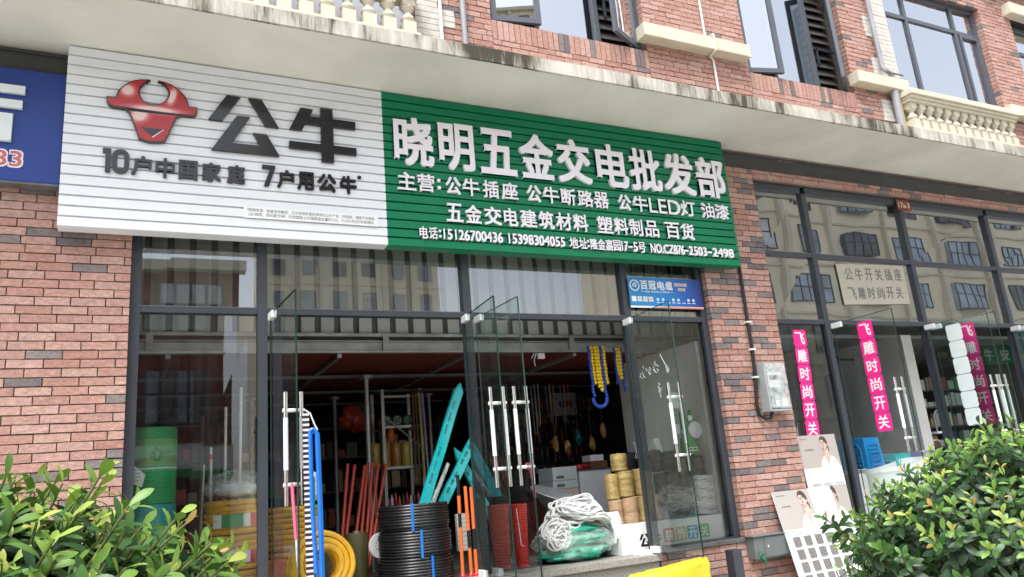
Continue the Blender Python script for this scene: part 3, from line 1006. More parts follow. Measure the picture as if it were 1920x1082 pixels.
TITLE = [('晓', 1.958, 2.333), ('明', 2.384, 2.736), ('五', 2.794, 3.171), ('金', 3.214, 3.586), ('交', 3.627, 4.014), ('电', 4.079, 4.461), ('批', 4.486, 4.882), ('发', 4.915, 5.327), ('部', 5.352, 5.745)]
for ch, a, c in TITLE: raised(ch, a, c, 4.365, 4.836, .024, 'letter_white', 'title_character', th=.03)
L2 = [('主', 1.976, 2.147), ('营', 2.161, 2.323), ('公', 2.431, 2.579), ('牛', 2.598, 2.765), ('插', 2.801, 2.96), ('座', 2.99, 3.159), ('公', 3.257, 3.412), ('牛', 3.432, 3.608), ('断', 3.631, 3.795), ('路', 3.821, 3.997), ('器', 4.008, 4.18), ('公', 4.297, 4.45), ('牛', 4.474, 4.658), ('灯', 5.085, 5.274), ('油', 5.36, 5.532), ('漆', 5.547, 5.737)]
L3 = [('五', 2.42, 2.58), ('金', 2.604, 2.764), ('交', 2.793, 2.967), ('电', 2.99, 3.136), ('建', 3.163, 3.334), ('筑', 3.36, 3.525), ('材', 3.546, 3.718), ('料', 3.74, 3.905), ('塑', 4.014, 4.192), ('料', 4.213, 4.376), ('制', 4.393, 4.554), ('品', 4.585, 4.754), ('百', 4.84, 5.023), ('货', 5.043, 5.213)]
L4 = [('电', 2.154, 2.232), ('话', 2.243, 2.322), ('15126700436', 2.377, 2.962), ('15398304055', 3.018, 3.62), ('地', 3.67, 3.765), ('址', 3.775, 3.868), ('隆', 3.903, 3.988), ('金', 3.992, 4.075), ('嘉', 4.082, 4.166), ('园', 4.172, 4.257), ('17', 4.267, 4.348), ('5', 4.408, 4.462), ('号', 4.472, 4.558), ('NO.CZ876', 4.619, 5.052), ('2503', 5.110, 5.345), ('2498', 5.425, 5.712)]
TH = .022
for ch, a, c in L2:
    b = B().mat('letter_white'); text(b, ch, a, c, 4.127, 4.298, SY - TH, TH + .006, .020); b.build('small_character', sign)
b = B().mat('letter_white'); text(b, 'LED', 4.674, 5.076, 4.128, 4.290, SY - TH, TH + .006, .012); b.build('latin_letters', sign)
b = B().mat('letter_white')
for z in (4.165, 4.235):
    b = B().mat('letter_white'); b.box(2.352, 2.381, SY - TH, SY + .006, z, z + .028); b.build('colon_dot', sign)
for ch, a, c in L3:
    b = B().mat('letter_white'); text(b, ch, a, c, 3.861, 4.038, SY - TH, TH + .006, .020); b.build('small_character', sign)
for ch, a, c in L4:
    num = ord(ch[0]) < 128
    b = B().mat('letter_white')
    text(b, ch, a, c, 3.686 + (.004 if num else -.002), 3.791 + (-.002 if num else .004), SY - TH, TH + .006, .020 if num else .016)
    b.build('number' if num else 'small_character', sign)
for z in (3.705, 3.755):
    for xa, xb in ((2.337, 2.357), (3.873, 3.893)):
        b = B().mat('letter_white'); b.box(xa, xb, SY - TH, SY + .006, z, z + .02); b.build('colon_dot', sign)
for a, c in ((4.356, 4.398), (5.060, 5.102), (5.358, 5.412)):
    b = B().mat('letter_white'); b.box(a, c, SY - TH, SY + .006, 3.727, 3.744); b.build('dash', sign)

# bull head emblem
HAT = [(-0.314, 4.668), (-0.251, 4.671), (-0.235, 4.723), (-0.211, 4.762), (-0.177, 4.799), (-0.136, 4.829), (-0.085, 4.848), (-0.019, 4.858), (-0.011, 4.85), (-0.05, 4.82), (-0.075, 4.784), (-0.087, 4.743), (-0.081, 4.706), (-0.058, 4.671), (-0.026, 4.647), (0.011, 4.642), (0.053, 4.653), (0.089, 4.681), (0.112, 4.717), (0.122, 4.757), (0.11, 4.795), (0.088, 4.827), (0.061, 4.845), (0.038, 4.851), (0.044, 4.861), (0.084, 4.856), (0.139, 4.84), (0.194, 4.805), (0.238, 4.756), (0.261, 4.714), (0.27, 4.668), (0.333, 4.666), (0.335, 4.62), (0.326, 4.596), (0.302, 4.584), (0.215, 4.58), (0.081, 4.58), (-0.076, 4.582), (-0.179, 4.583), (-0.265, 4.582), (-0.296, 4.597), (-0.309, 4.62)]
FACE = [(-0.186, 4.582), (-0.158, 4.576), (0.215, 4.577), (0.183, 4.553), (0.158, 4.485), (0.131, 4.399), (0.106, 4.339), (0.067, 4.327), (0.0, 4.32), (-0.047, 4.328), (-0.081, 4.346), (-0.107, 4.424), (-0.135, 4.501), (-0.157, 4.554)]
def inset(pts, d):
    n = len(pts); out = []
    a = sum(pts[i][0] * pts[(i + 1) % n][1] - pts[(i + 1) % n][0] * pts[i][1] for i in range(n))
    s = 1 if a > 0 else -1
    for i in range(n):
        p0, p1, p2 = Vector(pts[i - 1]), Vector(pts[i]), Vector(pts[(i + 1) % n])
        e1, e2 = (p1 - p0).normalized(), (p2 - p1).normalized()
        nn = (Vector((-e1.y, e1.x)) + Vector((-e2.y, e2.x)))
        nn = nn.normalized() if nn.length > 1e-6 else Vector((-e1.y, e1.x))
        k = max(0.55, nn.dot(Vector((-e1.y, e1.x))))
        q = p1 + s * nn * d / k
        out.append((q.x, q.y))
    return out


def emblem_mat():
    mt, n, l, p = new_mat('emblem_red')
    tc = n.new('ShaderNodeTexCoord')
    at = n.new('ShaderNodeAttribute'); at.attribute_name = 'rnd'
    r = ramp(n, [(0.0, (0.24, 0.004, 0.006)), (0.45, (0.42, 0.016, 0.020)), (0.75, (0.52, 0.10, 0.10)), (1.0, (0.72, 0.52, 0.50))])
    sp = n.new('ShaderNodeSeparateXYZ'); l.new(tc.outputs['Object'], sp.inputs[0])
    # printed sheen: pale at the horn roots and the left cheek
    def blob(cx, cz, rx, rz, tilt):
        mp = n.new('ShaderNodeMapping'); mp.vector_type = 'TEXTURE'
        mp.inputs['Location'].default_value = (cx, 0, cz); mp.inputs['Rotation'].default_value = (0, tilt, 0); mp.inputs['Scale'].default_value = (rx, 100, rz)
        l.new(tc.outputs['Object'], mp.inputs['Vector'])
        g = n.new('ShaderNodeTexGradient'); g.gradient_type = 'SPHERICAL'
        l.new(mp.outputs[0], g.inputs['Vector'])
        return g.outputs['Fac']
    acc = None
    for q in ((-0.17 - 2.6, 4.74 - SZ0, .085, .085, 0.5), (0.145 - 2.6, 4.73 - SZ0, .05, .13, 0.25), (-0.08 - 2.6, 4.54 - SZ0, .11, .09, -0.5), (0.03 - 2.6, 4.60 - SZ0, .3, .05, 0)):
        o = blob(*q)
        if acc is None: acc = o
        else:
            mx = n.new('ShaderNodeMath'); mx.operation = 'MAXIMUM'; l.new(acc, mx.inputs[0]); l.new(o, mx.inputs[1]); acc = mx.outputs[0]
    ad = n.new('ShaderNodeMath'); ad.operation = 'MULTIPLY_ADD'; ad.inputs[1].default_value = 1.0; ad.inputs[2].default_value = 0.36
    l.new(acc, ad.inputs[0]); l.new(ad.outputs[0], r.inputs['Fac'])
    l.new(r.outputs['Color'], p.inputs['Base Color']); p.inputs['Roughness'].default_value = 0.22
    return mt
M['emblem'] = emblem_mat()
b = B().mat('letter_black')
b.prism(HAT, SY - .030, SY + .004); b.prism(FACE, SY - .026, SY + .004)
b.mat('emblem'); b.prism(inset(HAT, .010), SY - .034, SY - .029); b.prism(inset(FACE, .011), SY - .030, SY - .025)
b.mat('letter_black'); b.prism([(-0.065, 4.44), (0.087, 4.438), (0.013, 4.375)], SY - .033, SY - .029)
b.mat('letter_white'); b.prism([(0.088, 4.437), (0.094, 4.437), (0.018, 4.362), (0.012, 4.366)], SY - .0335, SY - .029)
b.build('bull_emblem', sign)
for nm, pls in (('brand_character', [[(0.554, 4.814), (0.663, 4.811), (0.522, 4.583), (0.418, 4.583)], [(0.722, 4.813), (0.827, 4.813), (0.964, 4.576), (0.858, 4.576)], [(0.634, 4.640), (0.737, 4.640), (0.598, 4.393), (0.816, 4.393), (0.76, 4.502), (0.867, 4.502), (0.969, 4.318), (0.444, 4.318)]]),
                ('brand_character', [[(1.146, 4.79), (1.252, 4.787), (1.225, 4.72), (1.312, 4.72), (1.312, 4.811), (1.417, 4.811), (1.418, 4.72), (1.615, 4.718), (1.615, 4.646), (1.42, 4.646), (1.42, 4.47), (1.617, 4.47), (1.617, 4.403), (1.42, 4.403), (1.419, 4.312), (1.316, 4.312), (1.314, 4.406), (1.048, 4.406), (1.048, 4.469), (1.314, 4.469), (1.314, 4.644), (1.186, 4.644), (1.155, 4.58), (1.053, 4.58)]])):
    b = B().mat('letter_black')
    for p in pls: b.prism(p, SY - .03, SY + .004)
    b.build(nm, sign)
L5 = [('户', -0.123, 0.017), ('中', 0.043, 0.181), ('国', 0.208, 0.345), ('家', 0.377, 0.518), ('庭', 0.563, 0.7), ('户', 0.951, 1.088), ('用', 1.113, 1.248), ('公', 1.279, 1.436), ('牛', 1.467, 1.611)]
for ch, a, c in L5: raised(ch, a, c, 4.045, 4.206, .032, 'letter_black', 'tagline_character', th=.02)
b = B().mat('letter_black')
Z0, Z1 = 4.049, 4.241
yy = (SY - .02, SY + .004)
b.prism([(-.318, Z1), (-.262, Z1), (-.262, Z0), (-.298, Z0), (-.298, 4.205), (-.318, 4.205)], *yy); b.build('tagline_character', sign)
b = B().mat('letter_black')
def stadium(x0, x1, z0, z1, r, n=6):
    o = []
    for cx, cz, a0 in ((x1 - r, z1 - r, 0), (x0 + r, z1 - r, 90), (x0 + r, z0 + r, 180), (x1 - r, z0 + r, 270)):
        for k in range(n + 1):
            a = R(a0 + 90 * k / n); o.append((cx + r * math.cos(a), cz + r * math.sin(a)))
    return o
so, si = stadium(-.253, -.138, 4.047, 4.243, .056), stadium(-.219, -.172, 4.080, 4.210, .0225)
n = len(so)
v = [(x, yy[0], z) for x, z in so] + [(x, yy[0], z) for x, z in si] + [(x, yy[1], z) for x, z in so] + [(x, yy[1], z) for x, z in si]
fs = []
for i in range(n):
    j = (i + 1) % n
    fs += [(i, n + i, n + j, j), (i, j, 2 * n + j, 2 * n + i), (n + i, 3 * n + i, 3 * n + j, n + j)]
b.add(v, [f[::-1] for f in fs]); b.build('tagline_character', sign)
b = B().mat('letter_black'); b.prism([(.832, 4.233), (.935, 4.233), (.935, 4.212), (.885, 4.049), (.845, 4.049), (.893, 4.200), (.832, 4.200)], *yy); b.build('tagline_character', sign)
b = B().mat('letter_black')
for k in range(3):
    a = R(90 + 60 * k); d = Vector((math.cos(a), 0, math.sin(a)))
    b.obox((1.638, SY - .008 - .001 * k, 4.205), d * .016, Vector((0, .009, 0)), Vector((-d.z, 0, d.x)) * .005)
b.build('asterisk', sign)
b = B().mat('white'); b.box(0.689, 1.787, SY - .016, SY + .004, 3.767, 3.861)
b.mat('note_grey')
text(b, '*数据来源：尚普咨询集团，正在使用或曾经使用过公牛产品（电连接、墙壁开关插座、', .715, 1.765, 3.818, 3.848, SY - .0175, .003, .004, res=2)
text(b, 'LED照明、数码配件等）的家庭数占中国家庭总量的70%，于2022年8月完成调研。', .725, 1.755, 3.781, 3.811, SY - .0175, .003, .004, res=2)
b.build('note_plate', sign)

# ------------------------------------------------------------------ neighbouring blue sign
t = thing('shop_sign', 'blue shop sign at the left edge with cut off white strokes and red 83', 'shop sign', (-1.6, -.1, 3.945))
b = B().mat('blue_sign'); b.box(-3.2, -.592, -.12, -.02, 3.945, 4.84); b.mat('steel_dark'); b.box(-3.2, -.592, -.121, -.02, 3.925, 3.944); b.build('panel', t, bevel=.004)
b = B().mat('pale')
b.box(-1.35, -.846, -.15, -.118, 4.626, 4.69); b.box(-1.35, -.856, -.15, -.118, 4.506, 4.571); b.box(-1.25, -.909, -.15, -.118, 4.241, 4.459)
b.build('raised_character', t, bevel=.002)
b = B().mat('letter_white'); text(b, '83', -1.03, -.825, 4.045, 4.185, -.124, .006, .07); b.mat('sq_red'); text(b, '83', -1.02, -.835, 4.055, 4.175, -.127, .006, .012); b.build('number', t)

# ------------------------------------------------------------------ cable banner on the transom glass
t = thing('banner', 'blue cable banner with white characters inside the transom pane below the green sign', 'banner', (4.9, .05, 3.16))
def vgrad():
    mt, n, l, p = new_mat('cable_print')
    tc = n.new('ShaderNodeTexCoord'); sp = n.new('ShaderNodeSeparateXYZ'); l.new(tc.outputs['Object'], sp.inputs[0])
    mr = n.new('ShaderNodeMapRange'); mr.inputs[1].default_value = -.47; mr.inputs[2].default_value = .47; l.new(sp.outputs[0], mr.inputs[0])
    r = ramp(n, [(0.0, (0.01, 0.22, 0.46)), (0.45, (0.005, 0.22, 0.58)), (0.8, (0.01, 0.10, 0.40)), (1.0, (0.008, 0.02, 0.20))])
    l.new(mr.outputs[0], r.inputs['Fac']); l.new(r.outputs['Color'], p.inputs['Base Color']); p.inputs['Roughness'].default_value = .35
    return mt
M['cable_print'] = vgrad()
b = B().mat('cable_print'); b.box(4.452, 5.385, .040, .046, 3.190, 3.495)
b.mat('white'); b.box(4.452, 5.385, .0395, .0465, 3.170, 3.1895)
b.mat('orange'); b.add([(4.70, .0388, 3.173), (5.38, .0388, 3.171), (5.38, .0388, 3.184), (4.9, .0388, 3.186)], [(0, 1, 2, 3)])
b.build('sheet', t)
b = B().mat('white')
y0 = .037
for ch, a, c in (('百', 4.60, 4.69), ('冠', 4.705, 4.795), ('电', 4.815, 4.905), ('缆', 4.92, 5.01)): text(b, ch, a, c, 3.365, 3.46, y0, .003, .026)
text(b, 'BAI GUAN CABLE', 4.655, 4.955, 3.333, 3.352, y0, .003, .012)
b.box(4.60, 4.645, y0, .04, 3.341, 3.344); b.box(4.965, 5.01, y0, .04, 3.341, 3.344)
b.build('characters', t)
b = B().mat('white')
pts = [(4.528 + .055 * math.cos(R(a)), y0 + .002, 3.405 + .055 * math.sin(R(a))) for a in range(20, 370, 12)]
b.tube(pts, .0065, 6)
b.tube([(4.505, y0 + .002, 3.395), (4.515, y0 + .002, 3.42), (4.535, y0 + .002, 3.432), (4.55, y0 + .002, 3.41), (4.538, y0 + .002, 3.39), (4.525, y0 + .002, 3.40)], .006, 6)
b.build('round_logo', t, smooth=True)
b = B().mat('red_white')
text(b, '国家标电线', 5.035, 5.20, 3.41, 3.45, y0, .003, .02); text(b, '销售商', 5.075, 5.175, 3.36, 3.395, y0, .003, .02)
b.build('side_characters', t)
b = B()
for k, (x, mk) in enumerate(((4.475, 'white'), (4.545, 'pale'), (4.615, 'pale'), (4.685, 'red_white'))):
    b.mat(mk)
    if k == 0: b.box(x, x + .055, y0, .04, 3.235, 3.29)
    else:
        for i in (0, 1):
            for j in (0, 1): b.box(x + i * .029, x + .025 + i * .029, y0, .04, 3.235 + j * .029, 3.26 + j * .029)
b.mat('pale')
for k in range(8):
    x = 4.78 + k * .066
    b.box(x, x + .04, y0, .04, 3.225, 3.233)
    if k not in (2, 5): b.lathe([(.016, 0), (.016, .002)], (x + .02, y0 + .003, 3.262), 10, Matrix.Rotation(R(90), 3, 'X'))
b.build('icon_row', t)

# house number plate
t = thing('number_plate', 'small dark red enamel number plate reading 17a-3 above the neighbouring shop', 'number plate', (9.0, .04, 4.58))
b = B().mat('plate'); b.prism(stadium(8.862, 9.135, 4.585, 4.738, .02), .035, .045); b.build('plate_sheet', t)
b = B().mat('cream'); text(b, '17a-3', 8.89, 9.105, 4.625, 4.70, .032, .005, .02); b.build('number', t)

# cardboard sign with handwriting
t = thing('cardboard_sign', 'handwritten pale cardboard sign taped to an upper pane of the neighbouring shop', 'sign', (8.18, .095, 3.3))
b = B().mat('cardboard'); b.prism([(7.575, 3.80), (8.789, 3.835), (8.781, 3.325), (7.592, 3.289)], .092, .098); b.build('sheet', t)
b = B().mat('ink')
for i, ch in enumerate('公牛开关插座'):
    x = 7.70 + i * .178; text(b, ch, x, x + .13, 3.60 + .006 * i, 3.755 + .006 * i, .0885, .002, .006, res=2)
b.build('handwriting', t)
b = B().mat('ink')
for i, ch in enumerate('飞雕时尚开关'):
    x = 7.70 + i * .170; text(b, ch, x, x + .125, 3.36 + .007 * i, 3.51 + .007 * i, .0885, .002, .006, res=2)
b.build('handwriting', t)

# ------------------------------------------------------------------ pink square stickers
CH = '飞雕时尚开关'
def sticker(fn, a0, z0, ch, side, label, back=False):
    """fn maps (a, d, z) to world; square of 0.2 m"""
    s = .198
    c = fn(a0 + s / 2, 0, z0 + s / 2)
    t = thing('sticker', label, 'sticker', tuple(c), 'square stickers on the neighbouring shop doors and window')
    b = B().mat('pale' if back else 'pink')
    pts = stadium(a0, a0 + s, z0, z0 + s, .03, 4)
    n = len(pts)
    v = [fn(x, -.002, z) for x, z in pts] + [fn(x, .0, z) for x, z in pts]
    b.add(v, [tuple(range(n)), tuple(range(n, 2 * n))[::-1]] + [(i, n + i, n + (i + 1) % n, (i + 1) % n) for i in range(n)])
    b.build('square', t)
    if not back:
        b = B().mat('white')
        text(b, ch, a0 + .03, a0 + s - .03, z0 + .028, z0 + s - .028, 0, .002, .014, fn=lambda p: fn(p[0], -.004 + p[1], p[2]))
        b.build('character', t)
NTH = ['topmost', 'second from the top', 'third from the top', 'fourth from the top', 'fifth from the top', 'bottom']
flat = lambda a, d, z: Vector((6.675 - (2.97 - z) * .055 + a, .103 + d, z))
def leaffn(leaf, flipn=1):
    O, u, n = leaf
    return lambda a, d, z: O + u * a + n * (d * flipn) + Vector((0, 0, z))
for i, ch in enumerate(CH):
    z = 2.775 - i * .204
    sticker(flat, 0, z, ch, 0, f'pink sticker reading {ch} on the narrow fixed pane beside the brick pier')
    fe = leaffn(dE[1], 1 if dE[1][2].x > 0 else -1)
    fe2 = lambda a, d, z: dE[1][0] + dE[1][1] * a + Vector((-1, 0, 0)) * (-d) + Vector((0, 0, z))
    sticker(fe2, .345, z, ch, 0, f'pink sticker reading {ch} on the open glass door above the blue stools')
    fg2 = lambda a, d, z: dG[1][0] + dG[1][1] * a + Vector((-1, 0, 0)) * (-d) + Vector((0, 0, z))
    sticker(fg2, .345, z, ch, 0, f'pink sticker reading {ch}, half hidden behind a white sticker back')
    ff2 = lambda a, d, z: dF[1][0] + dF[1][1] * a + Vector((-1, 0, 0)) * (-d) + Vector((0, 0, z))
    sticker(ff2, .275, z, ch, 0, f'blank white back of a square sticker, {NTH[i]} of its column', back=True)

# ------------------------------------------------------------------ meter box, cable, junction box
t = thing('electric_meter', 'grey electric meter box with cloudy clear cover on the brick pier', 'meter box', (6.07, -.05, 2.04))
b = B().mat('meter_case'); b.box(5.925, 6.225, -.02, 0.0, 2.045, 2.56); b.box(5.925, 5.95, -.13, -.02, 2.045, 2.56); b.box(5.95, 6.225, -.13, -.02, 2.045, 2.065); b.build('backing', t, bevel=.006)
b = B().mat('meter_cover'); b.box(5.955, 6.22, -.135, -.021, 2.07, 2.555); b.build('cover', t, bevel=.012)
b = B().mat('white'); b.box(6.0, 6.17, -.09, -.02, 2.30, 2.46); b.mat('black'); b.box(6.02, 6.15, -.092, -.089, 2.38, 2.43); b.mat('meter_case'); b.box(6.0, 6.17, -.1, -.02, 2.10, 2.24); b.build('meter', t, bevel=.004)
b = B().mat('pale'); b.box(6.01, 6.06, -.138, -.134, 2.09, 2.16); b.box(6.10, 6.17, -.138, -.134, 2.09, 2.18); b.build('seal_window', t)
t = thing('cable_conduit', 'black cable conduit running down the brick pier with white clips', 'cable', (5.9, -.03, 1.98))
b = B().mat('black')
pth = [(5.915, -.03, 3.68), (5.913, -.028, 3.4), (5.905, -.03, 3.1), (5.905, -.028, 2.7), (5.88, -.03, 2.4), (5.84, -.03, 2.13), (5.85, -.035, 2.02), (5.91, -.05, 1.975), (5.98, -.06, 1.98), (6.01, -.06, 2.045)]
b.tube(pth, .019, 10); b.build('conduit', t, smooth=True)
for z, x in ((3.02, 5.905), (2.72, 5.905), (2.42, 5.883)):
    b = B().mat('white'); b.box(x - .03, x + .03, -.053, -.004, z - .009, z + .009); b.build('clip', t)
t = thing('junction_box', 'grey metal junction box low on the brick pier beside the switch board', 'box', (5.7, -.05, .62))
b = B().mat('box_grey'); b.box(5.43, 5.95, -.12, -.005, .63, .835); b.box(5.415, 5.965, -.14, -.003, .836, .85); b.build('body', t, bevel=.008)
b = B().mat('box_grey'); b.box(5.56, 5.94, -.126, -.121, .645, .825)
b.mat('chrome'); b.lathe([(.014, 0), (.014, .004)], (5.60, -.127, .74), 12, Matrix.Rotation(R(90), 3, 'X')); b.build('lid', t, bevel=.003)
b = B().mat('sign_green'); b.ring((5.49, -.145, .66), .022, .011, 16, 6, Matrix.Rotation(R(80), 3, 'X')); b.tube([(5.49, -.15, .64), (5.50, -.165, .62), (5.505, -.165, .59)], .012, 6); b.build('green_plug', t, smooth=True)
b = B().mat('frame'); b.box(5.05, 5.16, -.24, -.13, 0.0, .765)
solo(b, 'steel_post', 'short dark steel post in front of the brick plinth', 'post', bevel=.004)

# ================================================================== goods in the main shop
V = Vector
# green mesh roll and the blue one below it, behind the left pane
t = thing('mesh_roll', 'tall green plastic mesh roll standing behind the left window pane', 'mesh roll', (.10, .42, 1.62))
b = B().mat('green_net'); b.lathe([(.165, 1.62), (.17, 1.63), (.17, 2.17), (.165, 2.185)], (.10, .42, 0), 40); b.build('roll', t, smooth=True)
b = B().mat('sq_green'); b.lathe([(.1715, 1.90), (.1715, 2.10)], (.10, .42, 0), 40, cap=False); b.build('paper_band', t, smooth=True)
b = B().mat('label_green'); text(b, '心一', .08, .25, 1.93, 2.04, .24, .004, .02)
b.prism(stadium(-.04, .05, 1.93, 2.05, .03), .25, .254); b.build('band_print', t)
b = B().mat('white'); b.tube([(.10 + .172 * math.cos(R(a)), .42 + .172 * math.sin(R(a)), 1.88) for a in range(180, 361, 12)], .006, 6); b.build('tie', t, smooth=True)
t = thing('mesh_roll', 'teal plastic mesh roll under the green roll behind the shrub', 'mesh roll', (.10, .42, FL))
b = B().mat('teal'); b.lathe([(.17, FL), (.175, FL + .01), (.175, 1.60), (.17, 1.615)], (.10, .42, 0), 36); b.build('roll', t, smooth=True)
b = B().mat('white'); b.add([(-.06, .13, 1.78), (.03, .125, 1.74), (.05, .125, 1.83), (-.06, .13, 1.93)], [(0, 1, 2, 3)]); b.add([(-.06, .132, 1.78), (.03, .127, 1.74), (.05, .127, 1.83), (-.06, .132, 1.93)], [(3, 2, 1, 0)])
b.mat('note_grey')
for k in range(4): b.box(-.05, .01 + .005 * k, .1235, .1245, 1.79 + .025 * k, 1.795 + .025 * k)
solo(b, 'paper_sheet', 'small white paper sheet stuck inside the left pane over the green roll', 'paper')

# coils of yellow hose
def coil(name, c, Ro, r, layers, turns, mk, label, group, rot=None, strap='white', cat='hose coil', lab=None):
    t = thing(name, label, cat, tuple(c), group)
    c = V(c)
    b = B().mat(mk)
    for j in range(layers):
        for i in range(turns):
            if 0 < i < turns - 1 and 0 < j < layers - 1: continue
            jit = V((random.uniform(-.004, .004), random.uniform(-.004, .004), 0))
            p = V((0, 0, r + j * 2 * r * .93)) + jit
            b.ring(c + (rot @ p if rot else p), Ro - r - i * 1.86 * r + random.uniform(-.002, .002), r, 44, 8, rot, wob=.014)
    b.build('tubing', t, smooth=True)
    H = layers * 2 * r * .93 + r * .2
    return t, H
YG = 'yellow hose coils in the left half of the shop'
for k, lab in enumerate(('yellow hose coil at the bottom of the stack behind the left pane', 'yellow hose coil in the middle of the stack behind the left pane', 'yellow hose coil with green label, topmost behind the left pane')):
    t, H = coil('hose_coil', (.72, .62, FL + .27 * k), .235, .0235, 6, 3, 'yellow', lab, YG)
    z = FL + .27 * k
    b = B()
    def band(b, a0, a1, mk):
        b.mat(mk)
        n = 10
        v = [(.72 + .2385 * math.cos(R(a0 + (a1 - a0) * i / n)), .62 + .2385 * math.sin(R(a0 + (a1 - a0) * i / n)), zz) for zz in (z + .055, z + .155) for i in range(n + 1)]
        b.add(v, [(i, i + 1, n + 2 + i, n + 1 + i) for i in range(n)])
    band(b, 222, 240, 'white'); band(b, 240.2, 280, 'label_green' if k == 2 else 'white'); band(b, 280.2, 294, 'white'); band(b, 294.2, 318, 'red')
    b.mat('label_green'); 
    b.build('label', t)
# clear bag of white goods
def lump(b, c, s, seed, amp=.25, n=3, seg=28, rings=16, fl=None, freq=3.0):
    v = []; fs = []
    for j in range(rings + 1):
        ph = PI * j / rings - PI / 2
        for i in range(seg):
            a = 2 * PI * i / seg
            d = V((math.cos(ph) * math.cos(a), math.cos(ph) * math.sin(a), math.sin(ph)))
            k = 1 + amp * noise.fractal(d * freq * .5 + V((seed, seed * 2, 0)), 1.0, 2.0, n)
            p = V((d.x * s[0], d.y * s[1], d.z * s[2])) * k
            if fl is not None: p.z = max(p.z, fl)
            v.append(V(c) + p)
    for j in range(rings):
        fs += [(j * seg + i, j * seg + (i + 1) % seg, (j + 1) * seg + (i + 1) % seg, (j + 1) * seg + i) for i in range(seg)]
    b.add(v, fs)
    return b
t = thing('plastic_bag', 'clear bag of white goods on the yellow coils behind the left pane', 'bag', (.73, .6, FL + .81))
b = B().mat('plastic_wrap'); lump(b, (.73, .6, FL + .92), (.235, .22, .12), 3, .3, 4, fl=-.085); b.build('wrap', t, smooth=True)
b = B().mat('rope_white'); lump(b, (.73, .6, FL + .885), (.17, .16, .062), 5, .3, 4); b.build('contents', t, smooth=True)
for k, lab in enumerate(('yellow hose coil at the bottom of the stack behind the left glass door', 'yellow hose coil on top of the stack behind the left glass door')):
    t, H = coil('hose_coil', (1.20, .75, FL + .36 * k), .225, .0235, 8, 3, 'yellow', lab, YG)
    b = B().mat('red_white'); z = FL + .36 * k
    v = [(1.20 + .229 * math.cos(R(a)), .75 + .229 * math.sin(R(a)), zz) for zz in (z + .07, z + .26) for a in range(290, 331, 5)]
    n = 8; b.add(v, [(i, i + 1, n + 2 + i, n + 1 + i) for i in range(n)]); b.build('label', t)
b = B().mat('white'); lump(b, (1.34, .68, FL + .83), (.085, .09, .10), 9, .45, 4, fl=-.085)
lump(b, (1.36, .66, FL + .93), (.05, .045, .05), 12, .5, 4)
solo(b, 'plastic_bag', 'knotted white plastic bag on the yellow coils behind the left glass door', 'bag', smooth=True)
rotY = Matrix.Rotation(R(90), 3, 'X') @ Matrix.Rotation(R(0), 3, 'Y')
rl = Matrix.Rotation(R(8), 3, 'Z') @ Matrix.Rotation(R(78), 3, 'X')
t, H = coil('hose_coil', (1.28, .14, FL + .24), .250, .0235, 4, 3, 'yellow', 'yellow hose coil leaning upright in the doorway beside the left glass door', YG, rl)
# orange rolls hidden behind
b = B().mat('orange'); b.lathe([(.13, FL), (.135, FL + .02), (.135, FL + .30), (.1, FL + .31)], (1.0, .45, 0), 28)
solo(b, 'cable_reel', 'orange drum on the floor behind the left glass door', 'reel', smooth=True)

for k, (x, zt, r) in enumerate(((.57, 2.06, .012), (.675, 2.40, .013), (.79, 2.57, .014), (.48, 1.92, .009))):
    b = B().mat('pvc'); b.cyl((x, .95 + .02 * k, FL), (x + .012 * (k - 1), .93, zt), r, seg=10)
    if k == 0: b.mat('red'); b.cyl((x - .013, .932, zt - .10), (x - .0122, .931, zt - .06), r * 1.3, seg=10)
    solo(b, 'plastic_pole', ('pale pole with a red ring standing behind the left pane', 'second tallest pale pole behind the left pane', 'tallest pale pole behind the left pane, next to the mullion', 'shortest thin pale pole behind the left pane')[k], 'pole', 'pale poles behind the left pane', smooth=True)

# strip and hoses hanging on the left door handle
O, u, n = dA[1]
hp = O + u * .72
sgn = 1 if n.x > 0 else -1
M['bw'] = stripe_mat('bw', (0.015, 0.012, 0.02), (0.70, 0.62, 0.66), 'Z', .036, .55)
b = B().mat('bw')
px = hp.x + .075; py = hp.y - .05
b.add([(px - .025, py, 2.14), (px + .022, py - .002, 2.14), (px + .035, py - .004, .88), (px - .012, py - .002, .88), (px - .025, py + .004, 2.14), (px + .022, py + .002, 2.14), (px + .035, py, .88), (px - .012, py + .002, .88)],
      [(0, 3, 2, 1), (4, 5, 6, 7), (0, 1, 5, 4), (2, 3, 7, 6), (1, 2, 6, 5), (0, 4, 7, 3)])
solo(b, 'striped_tape', 'long black and white striped strip hanging from the left door handle', 'strip')
t = thing('hose_hank', 'hank of blue hose hanging from the left door handle', 'hose', (px + .1, py, .98))
b = B().mat('blue_hose')
for k, (dx, w, zb) in enumerate(((.048, .024, 1.02), (.060, .026, .98))):
    x0 = px + dx - w; x1 = px + dx + w; yk = py + .012 * k
    arc = [(px + dx + w * math.cos(R(a)), yk, 2.0 - .02 * k + w * 1.2 * math.sin(R(a))) for a in range(0, 181, 20)]
    b.tube([(x1 + .015, yk, zb)] + [(x1 + .01, yk, 1.5)] + arc + [(x0 + .005, yk, 1.5), (x0 + .025, yk, zb + .05)], .0125, 8)
b.build('hose', t, smooth=True)
b = B().mat('rope_white'); b.tube([(hp.x + .06, py, 2.17), (px + .03, py, 2.14), (px + .06, py, 2.06), (px + .08, py, 2.02)], .005, 6); b.build('tie_cord', t, smooth=True)
b = B().mat('green_net'); b.tube([(px + .055, py + .05, 1.7), (px + .055, py + .05, .9)], .009, 6); b.build('green_hose', t, smooth=True)
